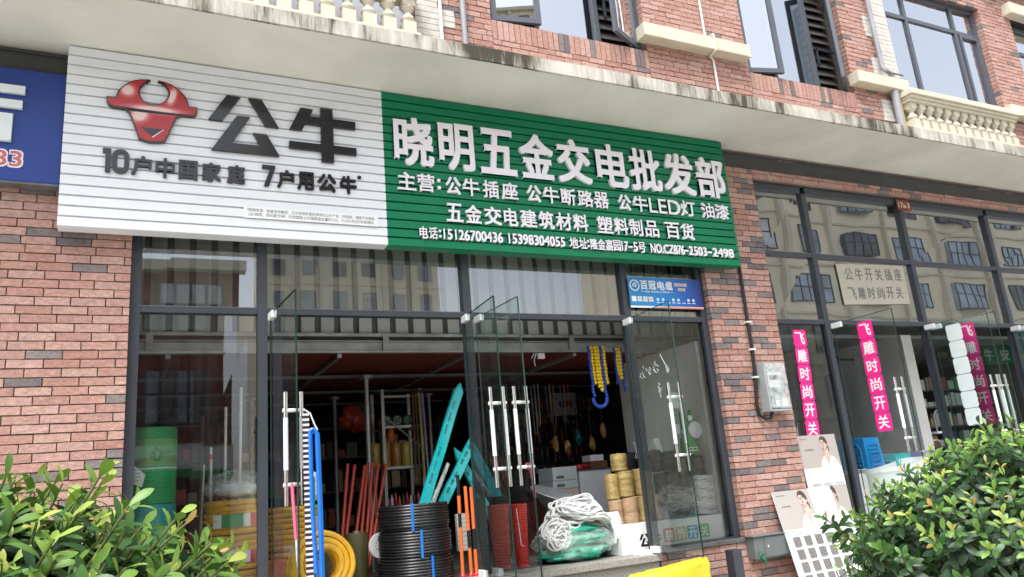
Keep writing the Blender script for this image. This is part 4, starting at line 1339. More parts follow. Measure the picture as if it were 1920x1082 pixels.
b = B().mat('pink_cord'); b.tube([(hp.x - .02, hp.y - .02, 1.67), (hp.x - .015, hp.y - .03, 1.55), (hp.x - .005, hp.y - .03, 1.40), (hp.x, hp.y - .03, 1.30)], .011, 6)
b.mat('rope_white'); b.tube([(hp.x + .004, hp.y - .03, 1.30), (hp.x + .01, hp.y - .03, 1.12)], .008, 6)
solo(b, 'cord', 'pink cord tied to the left door handle', 'cord', smooth=True)
Oc, uc, nc = dC[1]
q = Oc + uc * .72
b = B().mat('pink_cord'); b.ring(q + V((.02, 0, 1.665)), .022, .008, 12, 6, Matrix.Rotation(R(90), 3, 'X')); b.tube([q + V((.03, -.01, 1.65)), q + V((.045, -.01, 1.55)), q + V((.05, -.01, 1.42))], .010, 6)
solo(b, 'cord', 'pink cord tied to the middle door handle beside the red stacks', 'cord', smooth=True)

# olive rolls, white disc
for x, y, lab in ((1.49, .72, 'olive green roll standing behind the leaning yellow coil'), (1.735, .70, 'olive green roll standing beside the black pipe coils')):
    t = thing('film_roll', lab, 'roll', (x, y, FL), 'olive rolls standing on the floor')
    b = B().mat('olive'); b.lathe([(.092, FL), (.096, FL + .01), (.096, 1.235), (.092, 1.245), (.03, 1.245), (.03, 1.2)], (x, y, 0), 32); b.build('sheet', t, smooth=True)
    b = B().mat('tan'); b.lathe([(.028, 1.2), (.028, 1.256), (.02, 1.256)], (x, y, 0), 16); b.build('core', t, smooth=True)
t = thing('reel', 'white flat reel leaning between the olive roll and the black coils', 'reel', (1.90, .66, 1.0))
rr = Matrix.Rotation(R(12), 3, 'Z') @ Matrix.Rotation(R(84), 3, 'X')
b = B().mat('white'); b.lathe([(.02, -.012), (.105, -.012), (.11, 0), (.105, .012), (.02, .012)], (1.93, .66, 1.115), 32, rr); b.build('disc', t, smooth=True)
b = B().mat('meter_case')
for k in range(10):
    a = 2 * PI * k / 10; d = rr @ V((math.cos(a), math.sin(a), 0)); b.cyl(V((1.93, .66, 1.115)) + d * .05 + rr @ V((0, 0, .012)), V((1.93, .66, 1.115)) + d * .05 + rr @ V((0, 0, .0135)), .007, seg=8)
b.build('holes', t)

# red pipes leaning
TP = [(1.81, 1.70), (1.88, 1.74), (1.98, 1.83), (2.06, 1.93), (2.12, 1.97), (2.20, 2.01), (2.02, 1.885)]
for k, (xt, xb) in enumerate(TP):
    d = (V((xt, 1.25, 1.855)) - V((xb, 1.05, 1.27)))
    foot = V((xb, 1.05, 1.27)) - d * (.47 / .585)
    b = B().mat('red_pipe'); b.cyl(foot, (xt, 1.25 + .01 * k, 1.855 - .012 * (k % 3)), .0165, seg=12)
    b.mat('dark'); b.cyl(V((xt, 1.25 + .01 * k, 1.855 - .012 * (k % 3))), V((xt, 1.25 + .01 * k, 1.8555 - .012 * (k % 3))) + d * .0005, .013, seg=12)
    solo(b, 'pipe', 'red pipe leaning in the bundle behind the olive rolls', 'pipe', 'red pipes leaning behind the olive rolls', smooth=True)

# black pipe coils
for k, lab in enumerate(('bottom coil of the stacked black pipe coils in the doorway', 'middle coil of the stacked black pipe coils in the doorway', 'topmost coil of the stacked black pipe coils in the doorway')):
    z0 = FL + .216 * k
    t = thing('pipe_coil', lab, 'pipe coil', (2.19, .48, z0), 'black pipe coils stacked in the doorway')
    b = B().mat('black')
    Ro = (.322, .318, .312)[k]
    for j in range(9):
        b.ring((2.19 + random.uniform(-.004, .004), .48, z0 + .012 + j * .0235), Ro - .012 + random.uniform(-.003, .003) - (.012 if j in (0, 8) else 0), .0122, 64, 8, wob=.003)
    for i in range(1, 5):
        b.ring((2.19, .48, z0 + .012 + 8 * .0235), Ro - .012 - i * .0238, .0122, 48, 7)
    b.build('tubing', t, smooth=True)
    b = B().mat('blue_hose')
    a = R((277, 262, 250)[k])
    dr, dt = V((math.cos(a), math.sin(a), 0)), V((-math.sin(a), math.cos(a), 0))
    c = V((2.19, .48, z0 + .106))
    b.obox(c + dr * (Ro + .003), dr * .0015, dt * .011, V((0, 0, .112)))
    b.obox(c + dr * (Ro - .05) + V((0, 0, .111)), dr * .052, dt * .011, V((0, 0, .0015)))
    b.build('strap', t)

# teal trunking packs
def bar(name, p0, p1, w, th, mk, label, cat, group=None, marks=True):
    p0, p1 = V(p0), V(p1)
    d = (p1 - p0).normalized(); side = d.cross(V((0, 1, 0))).normalized(); up = side.cross(d)
    t = thing(name, label, cat, tuple(p0), group)
    b = B().mat(mk); L = (p1 - p0).length
    # rounded section
    sec = [(w * x, th * z) for x, z in ((-.5, -.25), (-.4, -.5), (.4, -.5), (.5, -.25), (.5, .25), (.4, .5), (-.4, .5), (-.5, .25))]
    n = len(sec); K = 8
    v = []
    for k in range(K + 1):
        c = p0 + d * L * k / K
        for x, z in sec: v.append(c + side * (x + .003 * math.sin(k * 2.1)) + up * z)
    fs = [(k * n + i, k * n + (i + 1) % n, (k + 1) * n + (i + 1) % n, (k + 1) * n + i) for k in range(K) for i in range(n)]
    # pinched bag end
    e = p1 + d * .09
    v += [e + side * w * .08, e - side * w * .08]
    fs += [(K * n + i, K * n + (i + 1) % n, len(v) - 1 if i > 3 else len(v) - 2) for i in range(n)]
    fs.append(tuple(range(n)))
    b.add(v, fs)
    b.build('sleeve', t, smooth=True)
    if marks:
        b = B().mat('teal_dark')
        fr = -up if up.y > 0 else up
        for q in (.42, .50, .58, .72, .80, .88):
            for k in range(5):
                c = p0 + d * L * (q + .012 * k) + side * w * .18 + fr * (th * .5 + .0015)
                b.obox(c, side * w * random.uniform(.06, .16), d * random.uniform(.003, .006), fr * .001)
        b.build('print', t)
    return t
TG = 'teal wrapped trunking packs leaning in the doorway'
bar('trunking_pack', (2.10, .42, 1.0), (2.735, .60, 2.44), .095, .06, 'teal', 'longest teal trunking pack leaning up from the black coils', 'trunking pack', TG)
bar('trunking_pack', (2.30, .48, 1.16), (2.87, .62, 1.98), .095, .055, 'teal', 'shorter teal trunking pack leaning behind the long one towards the mullion', 'trunking pack', TG)
bar('trunking_pack', (3.02, .62, 1.20), (2.72, .66, 1.84), .08, .05, 'teal', 'teal trunking pack leaning the other way behind the middle glass doors', 'trunking pack', TG)
b = B().mat('plastic_wrap'); b.cyl((2.34, .44, 1.40), (2.55, .5, 1.77), .022, .018, 10)
solo(b, 'plastic_sleeve', 'clear plastic sleeve between the two leaning teal packs', 'sleeve', smooth=True)

# orange and black striped poles
for k, (x0, x1, zt, off) in enumerate(((2.545, 2.575, 1.66, 0), (2.625, 2.64, 1.555, .1), (2.675, 2.695, 1.545, .16), (2.72, 2.735, 1.55, .05))):
    d = V((x1 - x0, .05, zt - FL - .03))
    b = B(); z = 0; c = 0
    segs = [(.0, .46), (.46, .60), (.60, .78), (.78, 1.0)] if k == 0 else [(0, .28), (.28, .48), (.48, 1.0)] if k == 1 else [(0, .26), (.26, .5), (.5, 1)]
    for i, (a, e) in enumerate(segs):
        b.mat('orange' if i % 2 == 0 else 'black'); b.cyl(V((x0, .3, FL + .03)) + d * a, V((x0, .3, FL + .03)) + d * e, .0155, seg=12)
    b.mat('red'); b.lathe([(.034, FL), (.032, FL + .02), (.018, FL + .035)], (x0, .3, 0), 14)
    solo(b, 'striped_pole', ('orange and black pole with black top, tallest by the mullion', 'orange and black pole second from the black coils', 'orange and black pole third from the black coils', 'orange and black pole just behind the mullion')[k], 'pole', 'orange and black striped poles', smooth=True)
b = B().mat('pvc'); b.box(2.60, 2.72, .50, .55, 1.0, 1.32); b.mat('rope_white')
for k in range(8): b.box(2.598, 2.722, .498, .4995, 1.02 + .038 * k, 1.035 + .038 * k)
solo(b, 'paper_pack', 'grey striped pack behind the orange and black poles', 'pack')
b = B().mat('green_net'); b.lathe([(.05, FL), (.09, FL + .1), (.07, 1.2), (.02, 1.24)], (2.50, .85, 0), 16)
solo(b, 'green_sack', 'dark green sack on the floor behind the orange poles', 'sack', smooth=True)

# red stacks
def ribstack(x, y, r0, r1, z0, z1, n, mk, label, cat):
    b = B().mat(mk); prof = []
    for i in range(n):
        f0, f1 = i / n, (i + 1) / n
        r = r0 + (r1 - r0) * f0
        za, zb = z0 + (z1 - z0) * f0, z0 + (z1 - z0) * f1
        prof += [(r - .006, za), (r, za + .35 * (zb - za)), (r, za + .8 * (zb - za)), (r - .006, zb)]
    b.lathe(prof, (x, y, 0), 32)
    return b
b = ribstack(2.98, .42, .075, .105, FL, 1.37, 22, 'red_pipe', '', '')
solo(b, 'basket_stack', 'ribbed dark red stacked baskets behind the middle glass door', 'basket stack', smooth=True)
b = ribstack(3.17, .40, .06, .085, FL, 1.36, 24, 'red', '', '')
b.mat('rope_white'); b.tube([(3.115, .325, 1.32), (3.125, .32, 1.15), (3.135, .323, 1.0), (3.16, .318, .99)], .004, 6)
solo(b, 'basket_stack', 'glossy bright red stacked baskets with a white tie by the middle glass door', 'basket stack', smooth=True)

# steel rack with goods
t = thing('storage_rack', 'slender steel storage rack in the dark behind the red pipes', 'rack', (2.75, 2.7, FL))
for x, y in ((2.54, 2.5), (3.0, 2.5), (2.54, 2.95), (3.0, 2.95)):
    b = B().mat('steel'); b.box(x - .018, x + .018, y - .018, y + .018, FL, 2.74); b.build('post', t)
for z in (1.40, 1.85, 2.315):
    b = B().mat('steel'); b.box(2.56, 2.98, 2.485, 2.965, z - .03, z); b.build('shelf', t)
b = B().mat('steel'); b.box(2.56, 2.98, 2.49, 2.51, 2.64, 2.665); b.tube([(2.55, 2.47, 2.42), (2.97, 2.47, 2.06)], .010, 6); b.build('brace', t)
for k, x in enumerate((2.60, 2.73, 2.86)):
    tt = thing('wire_spool', ('green and white spool on the top shelf beside the left rack post', 'green and white spool in the middle of the top rack shelf', 'green and white spool at the right of the top rack shelf')[k], 'spool', (x, 2.6, 2.315), 'green and white spools on the rack')
    b = B().mat('sign_green'); rr = Matrix.Rotation(R(90), 3, 'X')
    b.lathe([(.06, -.05), (.06, .05)], (x, 2.60, 2.38), 24, rr); b.build('reel', tt, smooth=True)
    b = B().mat('pale_text'); b.ring((x, 2.548, 2.38), .038, .006, 24, 5, rr)
    for a in range(3): b.tube([(x + .035 * math.cos(a * 2.1), 2.547, 2.38 + .035 * math.sin(a * 2.1)), (x, 2.547, 2.38)], .005, 5)
    b.build('printed_ring', tt, smooth=True)
b = B().mat('orange'); b.ring((2.64, 2.55, 2.21), .055, .035, 28, 8, Matrix.Rotation(R(65), 3, 'Z') @ Matrix.Rotation(R(90), 3, 'X')); 
solo(b, 'tape_roll', 'bright orange tape reel hanging by the left rack post', 'tape roll', smooth=True)
for k, (x, mk) in enumerate(((2.44, 'tape_yellow'), (2.57, 'tape_amber'), (2.69, 'tape_amber'), (2.81, 'tape_yellow'))):
    b = B().mat(mk); b.lathe([(.052, 1.85), (.056, 1.855), (.056, 2.115), (.052, 2.12), (.03, 2.12), (.03, 2.08)], (x, 2.54, 0), 20)
    solo(b, 'tape_roll', ('olive tape pack left of the rack post', 'amber tape pack beside the left rack post', 'amber tape pack in the middle of the rack shelf', 'yellow tape pack at the right of the rack shelf')[k], 'tape roll', 'packs of adhesive tape on the rack', smooth=True)
for k, (x, mk, zb) in enumerate(((2.90, 'brown', 1.72), (2.935, 'olive', 1.68), (2.975, 'tape_yellow', 1.70), (3.02, 'lilac', 1.56))):
    b = B().mat(mk); b.cyl((x, 2.46, 2.68), (x - .01 + .012 * k, 2.45, zb), .014, seg=8); b.mat('dark'); b.cyl((x, 2.46, 2.68), (x, 2.46, 2.72), .018, seg=8)
    solo(b, 'hanging_stick', ('brown', 'olive', 'yellow', 'purple')[k] + ' long stick hanging from the right post of the rack', 'stick', 'long sticks hanging on the rack', smooth=True)
for k in range(9):
    x = 2.57 + .045 * k
    b = B().mat(('red', 'white', 'red', 'orange', 'sign_green', 'red', 'white', 'black', 'red')[k]); b.lathe([(.016, 1.40), (.018, 1.41), (.018, 1.47 + .02 * (k % 3)), (.008, 1.50 + .02 * (k % 3)), (.008, 1.52 + .02 * (k % 3))], (x, 2.53, 0), 12)
    solo(b, 'small_bottle', 'small ' + ('red', 'white', 'red', 'orange', 'green', 'red', 'white', 'black', 'red')[k] + ' bottle on the lowest rack shelf', 'bottle', 'bottles on the lowest rack shelf', smooth=True)
# darker racks deeper in
for k, (x0, y0) in enumerate(((.9, 4.2), (2.0, 4.5), (3.1, 4.6), (-.25, 3.3))):
    t = thing('storage_rack', ('deep dark rack furthest to the left door side', 'deep dark rack behind the slender steel rack', 'deep dark rack behind the teal packs', 'dark rack along the left wall behind the window pane')[k], 'rack', (x0 + .45, y0, FL))
    b = B().mat('steel_dark')
    for x in (x0, x0 + .9): b.box(x - .02, x + .02, y0 - .02, y0 + .02, FL, 2.6)
    for z in (1.2, 1.65, 2.1, 2.5): b.box(x0 + .02, x0 + .88, y0, y0 + .4, z - .02, z)
    b.build('frame', t)
    for z in (1.2, 1.65, 2.1):
        x = x0 + .04
        while x < x0 + .8:
            w = random.uniform(.07, .18); h = random.uniform(.1, .32)
            b = B().mat(random.choice(('brown', 'dark', 'steel_dark', 'olive', 'red_pipe', 'interior_wall', 'tape_amber'))); b.box(x, x + w - .015, y0 + .03, y0 + .3, z, z + h); x += w
            solo(b, 'stored_box', 'shadowy packed box on a deep dark rack', 'box', 'packed boxes on the deep racks', bevel=.004)
b = B().mat('red_pipe'); lump(b, (2.34, 3.0, 2.46), (.18, .12, .15), 2, .4, 4)
b.mat('wire_grey')
for k in range(12): b.tube([(2.3 + random.uniform(-.1, .1), 2.92, 2.5 + random.uniform(-.1, .1)), (2.34 + random.uniform(-.2, .2), 2.86, 2.5 + random.uniform(-.15, .15)), (2.45 + random.uniform(-.1, .1), 2.9, 2.6)], .005, 5)
solo(b, 'wire_bundle', 'dark red bundle of wire hanging behind the white post', 'wire bundle', smooth=True)

# tool board on the right
t = thing('tool_board', 'dark display board for hand tools deep inside the right doorway', 'display board', (5.0, 3.6, 1.9))
b = B().mat('dark_wall'); b.box(4.1, 6.15, 3.62, 3.66, 1.4, 2.78); b.build('panel', t)
b = B().mat('steel_dark')
for z in (1.75, 2.0, 2.25, 2.5, 2.7): b.box(4.15, 6.1, 3.60, 3.619, z, z + .012)
b.build('hook_rail', t)
k = 0
for z in (1.74, 1.99, 2.24, 2.49, 2.69):
    x = 4.2
    while x < 6.08:
        L = random.uniform(.08, .19); w = random.uniform(.010, .03)
        b = B().mat(random.choice(('chrome', 'steel', 'tape_amber', 'black', 'orange', 'pale_text', 'steel'))); b.box(x - w / 2, x + w / 2, 3.585, 3.60, z - L, z); b.mat(random.choice(('black', 'tape_amber', 'teal_dark', 'black'))); b.box(x - w * .8, x + w * .8, 3.58, 3.603, z - L - .05, z - L)
        solo(b, 'hand_tool', 'small hand tool hanging on the dark display board', 'tool', 'hand tools on the display board')
        x += random.uniform(.05, .09)
b = B().mat('pale_text'); b.box(5.25, 5.62, 3.30, 3.36, 2.42, 2.74); b.mat('dark'); b.box(5.34, 5.54, 3.296, 3.2999, 2.54, 2.62)
solo(b, 'hanging_box', 'pale box hanging in front of the tool board under the mezzanine', 'box')
for k, (x, y, z) in enumerate(((4.62, 2.2, 1.98), (4.78, 2.2, 1.92), (4.95, 2.2, 2.03), (5.08, 2.1, 1.95), (5.2, 2.0, 2.10))):
    b = B().mat('teal_dark' if k == 2 else 'tape_amber'); lump(b, (x, y, z), (.035, .035, .085), k, .45, 4); b.mat('dark'); b.cyl((x, y, z + .07), (x, y, 2.6), .005, seg=6)
    solo(b, 'glove_bundle', ('amber bundle hanging lowest, furthest from the white partition', 'amber bundle hanging second from the left by the tool board', 'dark teal bundle hanging among the amber ones', 'amber bundle hanging just right of the teal bundle', 'amber bundle hanging nearest the white partition')[k], 'bundle', 'bundles hanging by the tool board', smooth=True)
for k in range(14):
    x = 4.15 + .075 * k; y = 2.6 + .25 * (k % 3)
    b = B().mat(('steel', 'black', 'tape_amber', 'wire_grey', 'dark', 'red_pipe', 'steel')[k % 7]); zt = 2.78; zb = random.uniform(2.1, 2.5)
    b.tube([(x, y, zt), (x + .01, y, zb + .05), (x + .03, y, zb), (x + .05, y, zb + .05), (x + .055, y, zt)], .008, 6)
    solo(b, 'hanging_cable', 'looped cable hanging under the mezzanine in front of the tool board', 'cable', 'cable loops hanging under the mezzanine', smooth=True)

# counter and boxes
b = B().mat('white'); b.box(4.50, 4.92, 1.5, 2.0, FL, 1.62); b.mat('steel_dark'); b.box(4.48, 4.94, 1.48, 2.02, 1.621, 1.635)
solo(b, 'cupboard', 'white low cupboard inside the right doorway behind the gold twine', 'cupboard', bevel=.005)
b = B().mat('red'); lump(b, (4.62, 1.62, 1.665), (.10, .08, .03), 4, .5)
solo(b, 'red_cloth', 'crumpled red cloth on the white cupboard', 'cloth', smooth=True)
for k, (z0, z1, mk) in enumerate(((1.35, 1.44, 'red_white'), (1.445, 1.53, 'pale'), (1.535, 1.68, 'pale'))):
    b = B().mat(mk); b.box(4.14 + .01 * k, 4.47, 1.5, 1.85, z0, z1); b.mat('ink'); b.box(4.20, 4.30, 1.499, 1.4998, z0 + .02, z0 + .05)
    solo(b, 'carton', ('lowest small carton', 'middle small carton', 'topmost pale carton')[k] + ' of the pile left of the white cupboard', 'carton', 'cartons piled by the cupboard', bevel=.003)
b = B().mat('brown'); b.box(4.1, 4.5, 1.48, 1.9, FL, 1.345); solo(b, 'crate', 'brown crate under the pale cartons', 'crate')
b = B().mat('brown'); b.box(4.72, 4.95, 1.6, 1.8, 1.64, 1.72); b.mat('white'); b.box(4.72, 4.9, 1.59, 1.78, 1.722, 1.79)
solo(b, 'carton', 'brown and white cartons on the right of the white cupboard', 'carton')

# conical hat / basket
nv = V((.22, -.30, .92)).normalized()
rr = nv.to_track_quat('Z', 'X').to_matrix()
b = B().mat('meter_case')
b.lathe([(.27, .0), (.275, .006), (.27, .012), (.262, .008), (.14, -.095), (.01, -.19)], (3.86, .92, 1.40), 40, rr, cap=False)
b.lathe([(.268, -.002), (.145, -.107), (.012, -.205), (.002, -.206)], (3.86, .92, 1.40), 40, rr, cap=False)
o = solo(b, 'conical_basket', 'grey conical basket tipped on its side behind the white rope', 'basket', smooth=True)

# green net packages with white rope heap
t = thing('net_package', 'plastic wrapped stack of folded green nets on the threshold', 'net package', (3.72, .40, FL))
b = B().mat('net_package')
for k, (dx, dz, sx, sy, sz) in enumerate(((0, .075, .36, .26, .085), (.02, .19, .34, .25, .075), (.0, .275, .30, .22, .05))):
    lump(b, (3.72 + dx, .42, FL + dz), (sx, sy, sz), 20 + k, .18, 4, 40, 20, fl=-sz * .85, freq=4.0)
b.build('nets', t, smooth=True)
b = B().mat('plastic_wrap'); lump(b, (3.72, .41, FL + .15), (.395, .30, .165), 31, .20, 5, 56, 30, fl=-.148, freq=5.0); b.build('wrap', t, smooth=True)
t = thing('rope_heap', 'heap of looped white rope on top of the wrapped green nets', 'rope', (3.75, .4, FL + .3))
b = B().mat('rope_white')
random.seed(11)
for k in range(64):
    a0 = random.uniform(0, 2 * PI)
    cx, cy = 3.78 + random.gauss(0, .10), .40 + random.gauss(0, .05)
    rx_, ry_ = random.uniform(.12, .25), random.uniform(.07, .16)
    hz = FL + .30 + .10 * random.random() + .12 * math.exp(-((cx - 3.79) / .16) ** 2)
    tl = random.uniform(-.6, .6); tz = random.uniform(-.15, .15); t2 = random.uniform(.3, 1.1)
    pts = []
    for i in range(28):
        a = a0 + 2 * PI * i / 28
        x, y = rx_ * math.cos(a), ry_ * math.sin(a) * math.cos(t2)
        z = -ry_ * math.sin(a) * math.sin(t2) * -.6 + tz * x + .012 * math.sin(3 * a + k)
        px_, py_ = cx + x * math.cos(tl) - y * math.sin(tl), cy + x * math.sin(tl) * .4 + y * math.cos(tl)
        drop = max(0, abs(px_ - 3.77) - .20) * .75
        pts.append((px_, py_, max(FL + .13, hz + z - drop)))
    b.tube(pts, .0105, 7, True)
for k in range(14):
    cx = 3.46 + random.uniform(-.04, .07); z0 = FL + .25 + random.uniform(-.06, .08)
    pts = [(cx + random.uniform(.07, .09) * math.cos(2 * PI * i / 20), .22 + .02 * math.sin(4 * PI * i / 20 + k), z0 + .075 * math.sin(2 * PI * i / 20)) for i in range(20)]
    b.tube(pts, .0100, 6, True)
for k in range(10):
    pts = [(3.98 + .02 * k, .28, FL + .40), (4.05 + .012 * k, .24, FL + .33), (4.08 + .008 * k, .22, FL + .20 - .01 * k), (4.06, .21, FL + .12 + .015 * k)]
    b.tube(pts, .009, 6)
b.build('rope', t, smooth=True)
random.seed(23)

# white counter with coloured characters
t = thing('display_counter', 'white display counter behind the right pane with coloured character squares', 'counter', (4.75, .35, FL))
b = B().mat('white'); b.box(4.10, 5.33, .165, .56, FL + .002, 1.075); b.build('body', t, bevel=.004)
yF = .163
b = B().mat('letter_black')
g = lambda P, x0, s: [(x0 + (x - .444) * s, .865 + (z - 4.318) * s * 1.0) for x, z in P]
for P in ([(0.554, 4.814), (0.663, 4.811), (0.522, 4.583), (0.418, 4.583)], [(0.722, 4.813), (0.827, 4.813), (0.964, 4.576), (0.858, 4.576)], [(0.634, 4.640), (0.737, 4.640), (0.598, 4.393), (0.816, 4.393), (0.76, 4.502), (0.867, 4.502), (0.969, 4.318), (0.444, 4.318)]):
    b.prism(g(P, 4.305, .225), yF - .002, yF + .0015)
text(b, '牛', 4.445, 4.55, .868, .975, yF - .002, .003, .03); b.build('brand_print', t)
for k, (ch, mk) in enumerate(zip('装饰开关', ('sq_red', 'sq_yellow', 'sq_blue', 'sq_green'))):
    x = 4.585 + .143 * k
    b = B().mat(mk); b.prism(stadium(x, x + .128, .872, 1.0, .015), yF - .001, yF + .0015); b.mat('white'); text(b, ch, x + .015, x + .113, .886, .986, yF - .003, .002, .02); b.build('printed_square', t)
b = B().mat('white'); b.box(4.20, 4.34, .03, .15, FL + .001, FL + .04); solo(b, 'paper_box', 'small flat white box on the stone threshold by the counter', 'box')

# gold twine spools
def spool(x, y, z, r, h, mk, label, top=True):
    t = thing('twine_spool', label, 'spool', (x, y, z), 'spools of twine on the white counter')
    b = B().mat(mk); prof = [(r * .9, z)]
    n = 16
    for i in range(n + 1): prof.append((r * (1 + random.uniform(-.025, .025)), z + .008 + (h - .016) * i / n))
    prof += [(r * .85, z + h), (.02, z + h - .004)]
    b.lathe(prof, (x, y, 0), 28)
    for k in range(10):
        zz = z + random.uniform(.02, h - .05); tl = random.uniform(-.25, .25)
        b.tube([(x + (r + .001) * math.cos(a), y + (r + .001) * math.sin(a), min(z + h - .005, max(z + .005, zz + tl * r * math.cos(a)))) for a in [R(q) for q in range(180, 361, 15)]], .0022, 4)
    b.build('winding', t, smooth=True)
    b = B().mat('tan'); b.lathe([(.018, z + h - .01), (.018, z + h + .006)], (x, y, 0), 12); b.build('core', t, smooth=True)
CT = 1.077
spool(4.21, .38, CT, .07, .23, 'tan', 'gold twine spool at the lower left end of the twine pile')
spool(4.36, .36, CT, .085, .245, 'tan', 'tan twine spool in the bottom row, lighter and pinkish')
spool(4.53, .36, CT, .075, .245, 'gold', 'gold twine spool in the bottom row beside the tan one')
spool(4.665, .37, CT, .055, .245, 'gold', 'slim gold twine spool at the lower right by the door post')
spool(4.20, .38, CT + .235, .068, .24, 'gold', 'slim gold twine spool in the middle row, left end')
spool(4.34, .36, CT + .25, .086, .245, 'gold', 'fat gold twine spool in the middle row under the topmost one')
spool(4.54, .37, CT + .25, .078, .255, 'gold', 'gold twine spool in the middle row nearest the glass door')
spool(4.31, .38, CT + .50, .082, .165, 'gold', 'topmost gold twine spool of the pile')
b = B().mat('black'); b.lathe([(.09, FL), (.10, 1.5), (.125, 1.6), (.125, 1.74), (.10, 1.76)], (4.72, .80, 0), 24)
solo(b, 'black_bin', 'black round bin behind the topmost gold spool', 'bin', smooth=True)

# wire, rope and black spools behind the right pane
t = thing('wire_coil', 'tangled grey wire coil on the white counter behind the right glass door', 'wire coil', (4.88, .36, CT))
b = B().mat('wire_grey')
for k in range(60):
    c = V((4.88 + random.gauss(0, .02), .36 + random.gauss(0, .015), CT + .115 + random.gauss(0, .02)))
    Rr = random.uniform(.06, .125)
    b.tube([(c.x + Rr * 1.55 * math.cos(a), c.y + .06 * math.sin(a + k), max(CT + .006, c.z + Rr * .95 * math.sin(a))) for a in [2 * PI * i / 24 for i in range(24)]], .0028, 4, True)
b.build('wire', t, smooth=True)
t = thing('rope_hank', 'thick hank of white cord behind the right pane', 'rope', (5.27, .36, CT))
b = B().mat('rope_white')
for k in range(26):
    z = CT + .012 + .0145 * k; w = .155 - .0009 * k
    b.tube([(5.27 + (w + random.uniform(-.006, .006)) * (abs(math.cos(a)) ** .5) * (1 if math.cos(a) > 0 else -1) + .0005 * k, .36 + .10 * math.sin(a), z + .01 * math.sin(2 * a + k) + random.uniform(-.003, .003)) for a in [2 * PI * i / 28 for i in range(28)]], .010, 6, True)
b.build('cord', t, smooth=True)
def bspool(x, z, r, h, lab):
    t = thing('cord_spool', lab, 'spool', (x, .38, z), 'black cord spools behind the right pane')
    b = B().mat('black'); prof = [(r * .8, z)]
    for i in range(9): prof.append((r * (1 + random.uniform(-.03, .03)), z + .01 + (h - .02) * i / 8))
    prof += [(r * .7, z + h)]
    b.lathe(prof, (x, .38, 0), 28); b.build('winding', t, smooth=True)
    b = B().mat('wire_grey')
    for k in range(7):
        p = [V((x + (r + .002) * math.cos(a), .38 + (r + .002) * math.sin(a), z + h * (.25 + .5 * random.random()))) for a in [R(200 + random.uniform(0, 30)), R(250 + random.uniform(0, 30)), R(320)]]
        b.tube(p, .0015, 4)
    b.build('loose_strand', t)
bspool(4.775, 1.30, .06, .22, 'black cord spool at the lower left of the black group')
bspool(4.93, 1.30, .10, .23, 'wide black cord spool in the lower row above the grey wire')
bspool(4.76, 1.535, .06, .22, 'black cord spool at the upper left beside the door handle')
bspool(4.95, 1.535, .105, .20, 'wide black cord spool in the upper row under the cactus lamp')
bspool(5.25, 1.465, .095, .20, 'black cord spool on top of the white cord hank')
b = B().mat('steel_dark'); b.box(4.70, 5.07, .30, .46, 1.28, 1.299); b.box(4.71, 4.73, .32, .34, CT, 1.28); b.box(5.04, 5.06, .32, .34, CT, 1.28); b.box(4.71, 4.73, .43, .45, CT, 1.28); b.box(5.04, 5.06, .43, .45, CT, 1.28)
solo(b, 'wire_stand', 'low dark stand on the counter carrying the black spools', 'stand')
b = B().mat('black'); b.box(4.66, 5.34, .46, .62, 1.66, 1.685)
solo(b, 'ledge_shelf', 'thin black shelf behind the black spools', 'shelf')

# cactus lamp display
t = thing('cactus_display', 'green cactus shaped display stand with round white lamp behind the right pane', 'display stand', (5.18, .36, 1.665))
b = B().mat('cactus')
b.prism(stadium(5.12, 5.19, 1.78, 2.14, .034), .34, .37); b.prism(stadium(5.02, 5.065, 1.93, 2.10, .022), .34, .369); b.prism(stadium(5.03, 5.15, 1.90, 1.945, .022), .341, .368)
b.prism([(5.15, 1.97), (5.24, 2.06), (5.24, 2.14), (5.275, 2.14), (5.275, 2.045), (5.18, 1.93)], .341, .367)
b.prism([(5.10, 1.685), (5.29, 1.685), (5.30, 1.76), (5.20, 1.86), (5.11, 1.86), (5.09, 1.76)], .325, .385)
b.build('cactus', t, bevel=.006)
b = B().mat('white'); b.lathe([(.075, -.012), (.088, -.008), (.088, .008), (.08, .014), (.0, .02)], (5.27, .325, 1.93), 32, Matrix.Rotation(R(90), 3, 'X')); b.build('round_lamp', t, smooth=True)
b = B().mat('white'); b.lathe([(.03, -.008), (.032, .0), (.03, .01)], (5.22, .325, 2.055), 20, Matrix.Rotation(R(90), 3, 'X')); b.build('small_lamp', t, smooth=True)
b = B().mat('pale'); b.prism(stadium(5.00, 5.07, 1.90, 2.0, .012), .318, .335); b.build('square_switch', t)
b = B().mat('white'); b.box(5.15, 5.27, .322, .3245, 1.715, 1.755); b.mat('ink'); b.box(5.165, 5.20, .3205, .3218, 1.725, 1.745); b.box(5.215, 5.255, .3205, .3218, 1.725, 1.745); b.build('tag', t)
b = B().mat('white'); b.prism(stadium(5.075, 5.185, 2.17, 2.34, .015), .40, .43)
solo(b, 'panel_lamp', 'square white panel lamp above the cactus display', 'lamp', bevel=.004)
b = B().mat('white'); b.obox((4.885, .5, 1.79), V((.03, 0, .01)), V((0, .03, 0)), V((-.02, 0, .085)))
solo(b, 'white_block', 'small tilted white block behind the right door handle', 'block', bevel=.004)
b = B().mat('pale')
for k in range(9):
    x = 4.66 + .02 * k
    b.tube([(x, .6, 1.69), (x + .07, .6, 1.86)], .0025, 4); b.tube([(x + .07, .6, 1.69), (x, .6, 1.86)], .0025, 4)
solo(b, 'wire_basket', 'pale wire basket behind the right glass door', 'basket')
